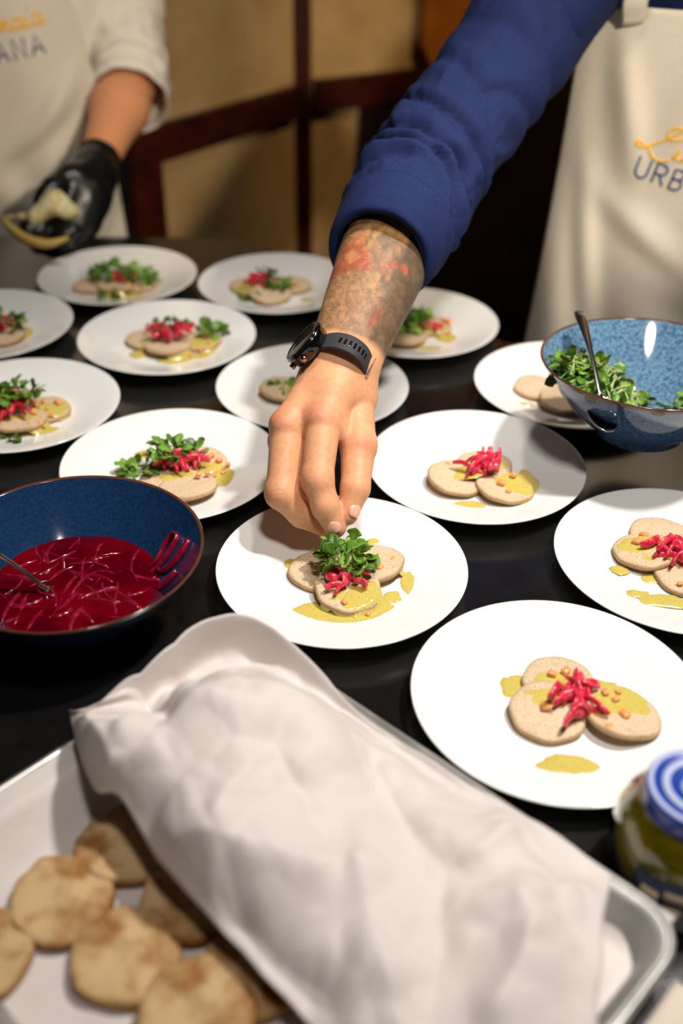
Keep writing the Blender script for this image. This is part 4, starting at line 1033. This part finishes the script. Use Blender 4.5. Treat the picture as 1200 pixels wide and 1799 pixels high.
# sleeve tube
sc = [(0.0366, 1.0738, 1.1225), (0.0469, 1.1037, 1.1274), (0.0570, 1.1339, 1.1328), (0.0749, 1.1860, 1.1493), (0.0976, 1.2313, 1.1717), (0.1298, 1.2812, 1.2009), (0.1693, 1.3359, 1.2373), (0.2163, 1.3985, 1.2853), (0.2779, 1.4896, 1.3488)]
SLEEVE_CREASE = [(.57, -.9, .49, .95, .010, .0045), (.47, -.9, .42, .35, .010, .0045), (.42, .35, .36, .95, .010, .0045), (.41, -1.0, .385, .1, .009, .0045), (.385, .1, .30, .8, .009, .0045), (.32, -1.0, .34, -.2, .008, .0045), (.70, -.9, .64, .1, .007, .0055), (.66, .3, .72, 1.0, .007, .0055), (.88, -.3, .80, .9, .010, .008), (.80, -.8, .78, .2, .007, .006)]
sr = [.0515, .0565, .0612, .0660, .0670, .0670, .0700, .0740, .080]
SP = spline(sc, 14); SRr = np.interp(np.linspace(0, 1, len(SP)), np.linspace(0, 1, len(sr)), sr)
fr = frames([tuple(p) for p in SP], ref=tuple(SIDE)); NA = 150; V = []
for i, (p, t, u, v) in enumerate(fr):
    s = i/(len(SP)-1); acam = math.atan2(-vw@np.array(v), -vw@np.array(u))
    for k in range(NA):
        a = 2*math.pi*k/NA
        qb = math.sin(acam-a) if math.cos(acam-a) > 0 else math.copysign(1, math.sin(acam-a))*(2-abs(math.sin(acam-a)))
        if acam < 0: qb = -qb
        ca, sa = math.cos(a), math.sin(a)
        w1 = mnoise.noise(Vector((ca*1.4, sa*1.4, s*7+2))); fold = 0
        # soft diagonal folds bunching towards the rolled cuff and the elbow
        ph = s*15 + 1.6*math.sin(a+.6) + 1.6*w1
        ridge = 1-abs(math.sin(ph)); fold += .0045*(ridge**1.6-.35)*math.exp(-((s-.34)/.17)**2)*1.15
        ph2 = s*13 - 2.2*math.sin(a*1.0-.8) + 1.6*w1; fold += .0045*((1-abs(math.sin(ph2)))**1.8-.3)*math.exp(-((s-.68)/.30)**2)
        fold += .004*mnoise.noise(Vector((ca*2.5, sa*2.5, s*16))) + .0015*mnoise.noise(Vector((ca*7, sa*7, s*40)))
        for (s0, q0, s1, q1, am, wd) in SLEEVE_CREASE:
            ex, ey = (s1-s0)*.36, (q1-q0)*.067; hx, hy = (s-s0)*.36, (qb-q0)*.067; L2 = ex*ex+ey*ey
            tt_ = (hx*ex+hy*ey)/L2; tc_ = max(0, min(1, tt_)); cr = (hx*ey-hy*ex)/math.sqrt(L2) + .004*w1; over = abs(tt_-tc_)*math.sqrt(L2)
            g_ = math.exp(-(over/.018)**2); fold += g_*am*(-math.exp(-abs(cr)/wd)+.55*math.exp(-((abs(cr)-.011)/.008)**2))
        if s > .55: fold *= 1-.45*min(1, (s-.55)/.15)
        if s < .24: fold *= max(0, (s-.17)/.07)
        rr = SRr[i] + fold - (.004 if s < .17 else 0)
        V.append(tuple(p + u*(ca*rr) + v*(sa*rr)))
Fs = [(i*NA+k, i*NA+(k+1) % NA, (i+1)*NA+(k+1) % NA, (i+1)*NA+k) for i in range(len(SP)-1) for k in range(NA)]
W5, G5 = thick(V, Fs, .0018)
mbs = MB(); mbs.add(V4, F4); mbs.add(W5, G5)
shirt = mk('shirt', mbs.V, mbs.F, M['navy'], chefR)
# rolled cuff: a band doubled over itself, slightly uneven
cp = [(0.0365, 1.0716, 1.1227), (0.0430, 1.0928, 1.1256), (0.0496, 1.1143, 1.1288), (0.0570, 1.1339, 1.1328)]
CP = spline(cp, 6); fr = frames([tuple(p) for p in CP], ref=tuple(SIDE)); V = []; NC = len(CP)
prof_o = [(i, .0035+.0035*math.sin(math.pi*(i/(NC-1)))**.5) for i in range(NC)]; prof = [(i, o) for i, o in prof_o] + [(i, -.0030) for i in range(NC-1, -1, -1)]
for k in range(NA):
    a = 2*math.pi*k/NA; ca, sa = math.cos(a), math.sin(a)
    for i, o_ in prof:
        p, t, u, v = fr[i]; s = i/(NC-1)
        base = .0508+.0095*s + o_ + .0016*mnoise.noise(Vector((ca*2, sa*2, s*3+5))) + .0012*math.sin(s*9+2*math.sin(a))*(1 if o_ > 0 else 0)
        sh = .006*mnoise.noise(Vector((ca*1.2, sa*1.2, 20)))
        V.append(tuple(p + t*sh + u*(ca*base) + v*(sa*base)))
mk('rolled_cuff', V, [(k*len(prof)+j, k*len(prof)+(j+1) % len(prof), ((k+1) % NA)*len(prof)+(j+1) % len(prof), ((k+1) % NA)*len(prof)+j) for k in range(NA) for j in range(len(prof))], M['navy'], shirt)
def trousers(q, parent, mt):
    pe = np.array(q['pelvis'])
    def fn(P):
        d = ell(P, pe, (.183, .128, .15))
        for A, B, C_ in q['legs']: d = smin(d, cone(P, A, B, .103, .078), .04); d = smin(d, cone(P, B, np.array(C_)+np.array((0,0,.02)), .078, .066), .02)
        return smax(smax(d, -(P[..., 2]-.07), .004), P[..., 2]-(pe[2]+.10), .004)
    mn2 = pe-.35; mn2[2] = .03; V, F = nets(fn, mn2, pe+np.array((.35, .3, .2)), .014); return mk('trousers', V, F, mt, parent)
trousers(qR, chefR, M['black_cloth'])
def shoes(q, parent):
    for A, B, C_ in q['legs']:
        f = np.array((math.sin(q['face']), -math.cos(q['face']), 0)); C_ = np.array(C_)
        V, F = nets(lambda P: smax(smin(cone(P, C_+np.array((0,0,-.02)), C_+f*.15+np.array((0,0,-.045)), .050, .042), cone(P, C_, C_+np.array((0,0,.03)), .05, .052), .03), -(P[..., 2]-.002), .004), C_-.22, C_+.22, .010)
        mk('shoe', V, F, M['black_cloth'], parent)
shoes(qR, chefR)

# ---- aprons
def apron(parent, q, spec):
    """front apron as a draped sheet: rows from bib top to hem"""
    acx, acy, yaw = spec['cx'], spec['cy'], spec['yaw']
    zt, zw, zb = spec['top'], spec['waist'], spec['hem']
    cyaw, syaw = math.cos(yaw), math.sin(yaw)
    def front(x, z):
        """x across (m), z up -> world point on the cloth"""
        s = (z-zw)/(zt-zw)
        if z > zw: a = spec['a']+.0*s; b = spec['b']-.02*s; hw = spec['bibw']+(spec['waistw']-spec['bibw'])*(1-s)**1.2
        else:
            k = (zw-z)/(zw-zb); a = spec['a']+.05*k; b = spec['b']+.035*k; hw = spec['waistw']+.06*k
        u = max(-1.5, min(1.5, x/a)); y = -b*math.cos(u)
        xx = a*math.sin(u)
        n = spec['seed']
        fo = .010*mnoise.noise(Vector((x*5+n, z*3.2, n))) + .006*mnoise.noise(Vector((x*11+n, z*6, n+3)))
        for (fx, fz, ang, wd, ln, am) in spec['folds']:
            du = (x-fx)*math.cos(ang)+(z-fz)*math.sin(ang); dv = -(x-fx)*math.sin(ang)+(z-fz)*math.cos(ang)
            fo += am*math.exp(-(du/wd)**2-(dv/ln)**2)
        if z < zw: fo += .010*math.sin(x*38+n+4*mnoise.noise(Vector((x*3, z*2, n))))*min(1, (zw-z)/.2)
        y -= fo; lx = xx; y += spec['lean']*(zw-z)*-1 if z > zw else 0
        return (acx + lx*cyaw - y*syaw*-1*-1, acy + lx*syaw + y*cyaw, z), hw
    nz, nx = 120, 90; V = []
    for i in range(nz):
        z = zt+(zb-zt)*i/(nz-1)
        _, hw = front(0, z)
        for j in range(nx):
            x = -hw+2*hw*j/(nx-1); p, _ = front(x, z); V.append(p)
    Fq = grid_faces(nz, nx)
    W, G = thick(V, Fq, -.0016) if False else thick(V, [f[::-1] for f in Fq], .0016)
    ap = mk('apron', W, G, M['apron'], parent)
    # hem stitched bands along the top and sides
    def strokes(name, lines, rad, mt, flat=.45):
        for ln in lines:
            mb = MB()
            for pl in ln:
                P = []
                for (lx, lz) in pl:
                    c_, s_ = math.cos(spec['rot']), math.sin(spec['rot']); x = spec['tx']+lx*c_-lz*s_; z = spec['tz']+lx*s_+lz*c_
                    pt, _ = front(x, z); P.append((pt[0]+.0012*syaw, pt[1]-.0014, pt[2]))
                if len(P) == 1: P = [P[0], (P[0][0]+.0012, P[0][1], P[0][2]+.001)]
                mb.add(*tube(P, rad, 8, flat=1.0))
            mk(name, mb.V, mb.F, mt, ap)
    return ap, strokes, front, (zt, zw, zb)
def letters():
    """block capitals of the lower line, each a list of strokes in unit boxes"""
    arc = lambda cx_, cy_, r, a0, a1, n=12, sy=1: [(cx_+r*math.cos(R_(a0+(a1-a0)*i/n)), cy_+sy*r*math.sin(R_(a0+(a1-a0)*i/n))) for i in range(n+1)]
    U_ = [[(0, 1), (0, .32)] + arc(.32, .32, .32, 180, 360) + [(.64, 1)]]
    Rr = [[(0, 0), (0, 1), (.28, 1)] + arc(.30, .74, .26, 90, -90) + [(0, .48)], [(.26, .48), (.58, 0)]]
    B_ = [[(0, 0), (0, 1), (.28, 1)] + arc(.28, .76, .24, 90, -90) + [(0, .52)], [(.28, .52)] + arc(.30, .26, .26, 90, -90) + [(0, 0)]]
    A_ = [[(0, 0), (.34, 1), (.68, 0)], [(.12, .34), (.56, .34)]]
    N_ = [[(0, 0), (0, 1), (.62, 0), (.62, 1)]]
    return [(U_, .64), (Rr, .58), (B_, .56), (A_, .68), (N_, .62), (A_, .68)]
def script():
    """flowing yellow upper line, loops joined like handwriting"""
    L_ = [[(-.62, .10), (-.80, .16), (-.88, .06), (-.70, .0), (-.45, .08), (.0, .45), (.42, .92), (.60, 1.0), (.62, .84), (.42, .62), (.12, .52), (.02, .66), (.12, .86), (.34, .96)],
          [(-.62, .08), (-.40, .04), (-.18, -.16), (.12, -.20), (.36, -.06)]]
    def i_(x): return [[(x-.1, .0), (x, .34), (x-.02, .06), (x+.12, .02), (x+.22, .16)], [(x+.10, .56)]]
    def n_(x): return [[(x, .0), (x+.06, .34), (x+.05, .04), (x+.20, .34), (x+.26, .30), (x+.24, .04), (x+.34, .02), (x+.44, .16)]]
    def m_(x): return [[(x, .0), (x+.06, .34), (x+.05, .04), (x+.18, .34), (x+.24, .28), (x+.22, .04), (x+.36, .34), (x+.42, .28), (x+.40, .04), (x+.50, .02), (x+.60, .16)]]
    def o_(x): return [[(x+.16, .34), (x+.02, .26), (x, .08), (x+.12, .0), (x+.26, .12), (x+.22, .30), (x+.14, .33), (x+.36, .28)]]
    def a_(x): return [[(x+.24, .30), (x+.10, .34), (x, .16), (x+.08, .0), (x+.22, .12), (x+.28, .34), (x+.26, .06), (x+.34, .0), (x+.46, .16)]]
    return [L_, i_(.52), m_(.72), o_(1.34), n_(1.70), a_(2.14), i_(2.62), a_(2.84)]
def write(strokes, hgt, shear):
    x = 0; caps = []
    for st, w_ in letters():
        caps.append([spline([((x+px_)*hgt, py_*hgt) for px_, py_ in s], 1) if False else [((x+px_)*hgt, py_*hgt) for px_, py_ in s] for s in st]); x += w_+.34
    strokes('blue_letter', caps, hgt*.062, M['blue'])
    sc_ = []
    k = hgt*1.55
    for st in script():
        sc_.append([[(p[0], p[1]) for p in spline([((a+.55)*k, b*k+hgt*1.42) for a, b in s], 6)] if len(s) > 1 else [((s[0][0]+.55)*k, s[0][1]*k+hgt*1.42)] for s in st])
    strokes('yellow_script_letter', sc_, hgt*.066, M['yellow'])
spR = dict(cx=.50, cy=1.545, yaw=-.10, top=1.308, waist=1.10, hem=.42, a=.215, b=.150, bibw=.228, waistw=.245, seed=4.1, rot=R_(-13), tx=-.108, tz=1.108, lean=0,
           folds=[(-.13, 1.19, .25, .022, .09, .016), (-.04, 1.20, -.35, .03, .10, .014), (-.06, 1.02, 1.0, .02, .10, .012), (-.16, .98, .2, .02, .12, .014), (.02, .95, 1.2, .03, .10, .010)])
apR, stR, frR, zz = apron(chefR, qR, spR)
write(stR, .0265, 0)
# neck strap and top hem
def strap_band(front, pts_, wd, name, parent, off=.003):
    V = []
    for x, z in pts_:
        for s in (-1, 1):
            p, _ = front(x+s*wd/2, z); V.append((p[0], p[1]-off, p[2]))
    n = len(pts_); F = [(i*2, i*2+1, i*2+3, i*2+2) for i in range(n-1)]; W, G = thick(V, F, .0015); return mk(name, W, G, M['apron'], parent)
def neck_strap(front, q, spec, parent):
    hd = np.array(q['head']); ch = q['chest']; nb = np.array((ch[0], ch[1], ch[2]+.23))
    for s in (-1, 1):
        a = np.array(front(s*(spec['bibw']-.088), spec['top']-.02)[0])+np.array((0, -.004, 0)); P = spline([a, a+np.array((0, -.012, .05)), nb+np.array((s*.085, -.05, -.02)), nb+np.array((s*.07, .04, .01))], 6)
        mk('neck_strap', *tube([tuple(p) for p in P], .016, 8, ref=(1,0,0), flat=.12), M['apron'], parent)
neck_strap(frR, qR, spR, apR)
P = [frR(-.205+.41*i/20, 1.280)[0] for i in range(21)]; mk('stitched_hem', *tube([(p[0], p[1]-.001, p[2]) for p in P], .0009, 6), M['apron'], apR)

# ---- wristwatch
def watch():
    c = W0 + axis*.010 - SIDE*.004; nrm = -SIDE*.84 - vw*.40; nrm -= axis*(nrm@axis); nrm /= np.linalg.norm(nrm); sd = np.cross(nrm, axis); sd /= np.linalg.norm(sd)
    t = thing('wristwatch', tuple(c), 'black round smartwatch on the wrist of the tattooed arm', 'watch')
    fc = c + nrm*.036 + axis*.004
    def put(prof, n=56, cc=fc):
        V, F = lathe(prof, n); B = np.array([sd, axis, nrm]); V = np.array(V)@B + cc; return V, F
    mk('watch_case', *put([(0, -.008), (.020, -.008), (.0225, -.006), (.0235, .001), (.0245, .0025), (.0245, .0055), (.0225, .0065), (.0205, .0062), (0, .0060)]), M['watchblack'], t)
    mk('bezel', *put([(.0205, .0060), (.0215, .0076), (.0232, .0074), (.0240, .0055), (.0225, .005)]), M['watchblack'], t)
    mk('watch_glass', *put([(0, .0058), (.0208, .0058), (.0208, .0068), (.018, .0070), (0, .0070)]), M['glass_dark'], t)
    for an in (-28, 22):
        a = R_(an); d_ = axis*math.cos(a)+sd*math.sin(a)*1.0; p = fc+d_*.0238-nrm*.001
        mk('button', *tube([tuple(p-d_*.002), tuple(p+d_*.0032), tuple(p+d_*.0040)], [.0030, .0030, .0022], 16), M['rose'], t)
    # strap: elliptical band round the wrist
    V = []; n = 96; gap = .42
    holes = []
    for i in range(n+1):
        a = -math.pi/2 + gap + (2*math.pi-2*gap)*i/n           # leaves the case side open
        e = np.array(c) + nrm*(-math.sin(a))*.0285*1.0 + sd*math.cos(a)*.0375
        o_ = nrm*(-math.sin(a))/.0285 + sd*math.cos(a)/.0375; o_ /= np.linalg.norm(o_)
        for wv, th in ((-.0105, .0), (-.0105, .0022), (-.0095, .0028), (.0095, .0028), (.0105, .0022), (.0105, .0)): V.append(e+axis*wv+o_*th)
    F = [(i*6+k, (i+1)*6+k, (i+1)*6+(k+1) % 6, i*6+(k+1) % 6) for i in range(n) for k in range(6)] + [tuple(range(5, -1, -1)), tuple(n*6+k for k in range(6))]
    st = mk('strap', V, F, M['rubber'], t)
    return t, c, nrm, sd, st
wt, wc, wn, wsd, wst = watch()
def strap_pt(a, h=.0029):
    e = np.array(wc) + wn*(-math.sin(a))*.0285 + wsd*math.cos(a)*.0375; o_ = wn*(-math.sin(a))/.0285 + wsd*math.cos(a)/.0375; o_ /= np.linalg.norm(o_)
    tg = wn*(-math.cos(a))*.0285 - wsd*math.sin(a)*.0375; tg /= np.linalg.norm(tg); return e+o_*h, o_, tg
sgn = 1 if (wsd@(-vw)) > 0 else -1
for k in range(7):
    a = (-.62 + k*.155) if sgn > 0 else math.pi - (-.62 + k*.155)
    p, o_, tg = strap_pt(a, .0026)
    V, F = obox(tuple(p), tuple(axis), tuple(tg), tuple(o_), .0036, .0013, .0008); h_ = mk('strap_hole', V, F, M['watchblack'], wst, smooth=False); bevel(h_, .0006)
a = .80 if sgn > 0 else math.pi-.80
p, o_, tg = strap_pt(a, .0045)
V, F = obox(tuple(p), tuple(axis), tuple(tg), tuple(o_), .0118, .0040, .0009); bk = mk('buckle', V, F, M['steel'], wt, smooth=False); bevel(bk, .0006)

# ---- left chef
lx, ly = -.615, 2.02
Wl = np.array((-0.4088, 1.7502, 1.0199)); Ell = np.array((-0.3816, 2.0190, 1.1143)); Shl = np.array((-0.4185, 2.1507, 1.3093))
qL = dict(head=(lx, ly-.06, 1.62), chest=(lx, ly, 1.23), pelvis=(lx, ly+.03, .94), face=.15,
          legs=[((lx-.09, ly+.04, .89), (lx-.10, ly+.02, .50), (lx-.11, ly+.05, .085)), ((lx+.09, ly+.04, .89), (lx+.10, ly+.02, .50), (lx+.11, ly+.05, .085))],
          arms=[(tuple(Shl), tuple(Ell), .056, .046), (tuple(Ell), tuple(Wl*.35+Ell*.65), .046, .044), ((lx-.20, ly-.02, 1.37), (lx-.25, ly-.10, 1.10), .055, .043), ((lx-.25, ly-.10, 1.10), (lx-.13, ly-.28, 1.0), .042, .028)])
mnl, mxl = bbox_pts(qL); mnl[2] = 0
V6, F6 = nets(lambda P: body_sdf(P, qL), mnl, mxl, .012); V6 = relax(V6, F6, 2)
fore = lambda P: smin(cone(P, Ell, Wl*.45+Ell*.55, .046, .0475), cone(P, Wl*.45+Ell*.55, Wl, .0475, .030), .02)
b_ = np.array([Ell, Wl]); V7, F7 = nets(fore, b_.min(0)-.07, b_.max(0)+.07, .005); V7 = relax(V7, F7, 1)
chefL = thing('person', (lx, ly, 0), 'person in white sleeves, cream apron and black glove, standing at the left', 'person')
colL = face_paint(V6, np.tile(SK*.95, (len(V6), 1)), qL)
mk('body', np.concatenate([V6, V7]), np.concatenate([F6, F7+len(V6)]), M['skin'], chefL, cols=np.concatenate([colL, np.tile(SK*.92*np.array((1.02, .92, .85)), (len(V7), 1))]))
hairmesh(qL, chefL)
gf = [([(-0.4597, 1.6318, 0.9786), (-0.4718, 1.5923, 0.9647), (-0.4863, 1.5795, 0.9636), (-0.4899, 1.5843, 0.9708)], [.018, .016, .014, .012]),
      ([(-0.4551, 1.6337, 0.9635), (-0.4600, 1.5991, 0.9480), (-0.4347, 1.5876, 0.9578), (-0.4208, 1.5917, 0.9638)], [.018, .016, .014, .012]),
      ([(-0.4306, 1.6377, 0.9515), (-0.4577, 1.6067, 0.9325), (-0.4772, 1.5979, 0.9373), (-0.4892, 1.5979, 0.9462)], [.018, .016, .014, .012]),
      ([(-0.4151, 1.6501, 0.9521), (-0.4347, 1.6204, 0.9260), (-0.4553, 1.6105, 0.9238), (-0.4743, 1.6095, 0.9276)], [.017, .015, .013, .011])]
gt = ([(-0.4335, 1.6706, 1.0181), (-0.4534, 1.6369, 1.0129), (-0.4636, 1.6204, 1.0064), (-0.4691, 1.6100, 0.9999)], [.023, .019, .016, .013])
pc = np.array((-0.4169, 1.6805, 0.9882))
def glove_sdf(P):
    d = smin(cone(P, Wl+(Ell-Wl)*.05, Wl*.6+pc*.4, .0335, .036), cone(P, Wl*.6+pc*.4, pc, .036, .040), .02)
    for pts_, rad in gf: d = smin(d, cone(P, pc, pts_[0], .030, .022), .02)
    d = smin(d, cone(P, Wl*.4+pc*.6, gt[0][0], .030, .024), .02)
    for pts_, rad in gf+[gt]: d = smin(d, chain(P, pts_, rad, .006), .006)
    return d + .0012*vnoise(P*70, 9)
ga = np.array([p for g in gf+[gt] for p in g[0]]+[tuple(Wl), tuple(pc)])
V8, F8 = nets(glove_sdf, ga.min(0)-.06, ga.max(0)+.06, .0035); V8 = relax(V8, F8, 1, .4)
mk('glove', V8, F8, M['glove'], chefL)
# glove cuff edge
gr_ = frames([tuple(Wl+(Ell-Wl)*.06), tuple(Wl+(Ell-Wl)*.10)], None); ring = []
for k in range(41):
    a = 2*math.pi*k/40; p, t, u, v = gr_[0]; ring.append(tuple(p+u*math.cos(a)*.0335+v*math.sin(a)*.0335))
mk('glove_cuff', *tube(ring, .0022, 8), M['glove'], chefL)
# white jacket
qS2 = dict(qL); qS2['arms'] = [(tuple(Shl), tuple(Shl*.5+Ell*.5), .060, .056), qL['arms'][0], qL['arms'][2], qL['arms'][3]]; qS2['sleeves'] = (0, 2, 3)
V9, F9 = nets(lambda P: shirt_sdf(P, qS2, .016), mnl+np.array((0,0,.6)), mxl, .012); V9 = relax(V9, F9, 1)
sc = [(-0.3838, 1.9386, 1.0757), (-0.3857, 1.9624, 1.0876), (-0.3907, 2.0001, 1.1132), (-0.3985, 2.0418, 1.1481), (-0.4065, 2.0817, 1.1982), (-0.4169, 2.1332, 1.2655), (-0.4219, 2.1677, 1.3167)]
sr = [.070, .069, .066, .067, .068, .070, .074]
SP = spline(sc, 10); SRr = np.interp(np.linspace(0, 1, len(SP)), np.linspace(0, 1, len(sr)), sr); fr = frames([tuple(p) for p in SP], ref=(1,0,0)); V = []; NA = 90
for i, (p, t, u, v) in enumerate(fr):
    s = i/(len(SP)-1)
    for k in range(NA):
        a = 2*math.pi*k/NA; ca, sa = math.cos(a), math.sin(a); w1 = mnoise.noise(Vector((ca*1.4, sa*1.4, s*6+9)))
        fold = .007*((1-abs(math.sin(s*15+1.4*math.sin(a)+2*w1)))**1.5-.3)*(1 if s > .08 else s/.08)*(1.2-s*.5)+.004*mnoise.noise(Vector((ca*2.5, sa*2.5, s*14)))
        rr = SRr[i]+fold; V.append(tuple(p+u*(ca*rr)+v*(sa*rr)))
Fs = [(i*NA+k, i*NA+(k+1) % NA, (i+1)*NA+(k+1) % NA, (i+1)*NA+k) for i in range(len(SP)-1) for k in range(NA)]
W5, G5 = thick(V, Fs, .003); mbs = MB(); mbs.add(V9, F9); mbs.add(W5, G5)
mk('jacket', mbs.V, mbs.F, M['shirtwhite'], chefL)
trousers(qL, chefL, M['black_cloth']); shoes(qL, chefL)
spL = dict(cx=-.615, cy=1.99, yaw=.10, top=1.29, waist=1.05, hem=.42, a=.205, b=.150, bibw=.155, waistw=.225, seed=9.7, rot=R_(9), tx=-.062, tz=1.138, lean=0,
           folds=[(.12, 1.09, -.7, .02, .06, .016), (.05, 1.03, -1.0, .02, .10, .012), (.10, 1.0, -.9, .02, .07, .012), (.0, .95, .9, .03, .1, .012)])
apL, stL, frL, zz = apron(chefL, qL, spL)
write(stL, .031, 0)
neck_strap(frL, qL, spL, apL)
# what the glove holds: a crescent of rind and pale shaved flesh
hold = thing('cheese_wedge', (-0.4720, 1.6007, 0.9771), 'pale crescent wedge with golden rind held in the black glove', 'food')
P = spline([(-0.5250, 1.5914, 0.9813), (-0.5088, 1.5705, 0.9717), (-0.4786, 1.5483, 0.9622), (-0.4484, 1.5457, 0.9582), (-0.4198, 1.5556, 0.9640)], 8)
mk('rind', *tube([tuple(p) for p in P], [.003+.006*math.sin(math.pi*i/(len(P)-1)) for i in range(len(P))], 12, ref=(0,-1,.6), flat=.9), M['rind'], hold)
def wedge(P):
    a, b, c_ = np.array((-0.4746, 1.5873, 0.9842)), np.array((-0.4476, 1.6057, 1.0024)), np.array((-0.4286, 1.6034, 0.9901))
    d = smin(cone(P, a, b, .011, .017), cone(P, b, c_, .017, .015), .01); d = smin(d, cone(P, np.array((-0.5212, 1.6013, 0.9780)), a, .004, .009), .008)
    return d + .003*vnoise(P*90, 2)
wv = np.array([(-0.5246, 1.5929, 0.9656), (-0.4190, 1.6081, 1.0239), (-0.4260, 1.6034, 0.9633)]); V, F = nets(wedge, wv.min(0)-.03, wv.max(0)+.03, .0022); mk('flesh', V, F, M['cheese'], hold)
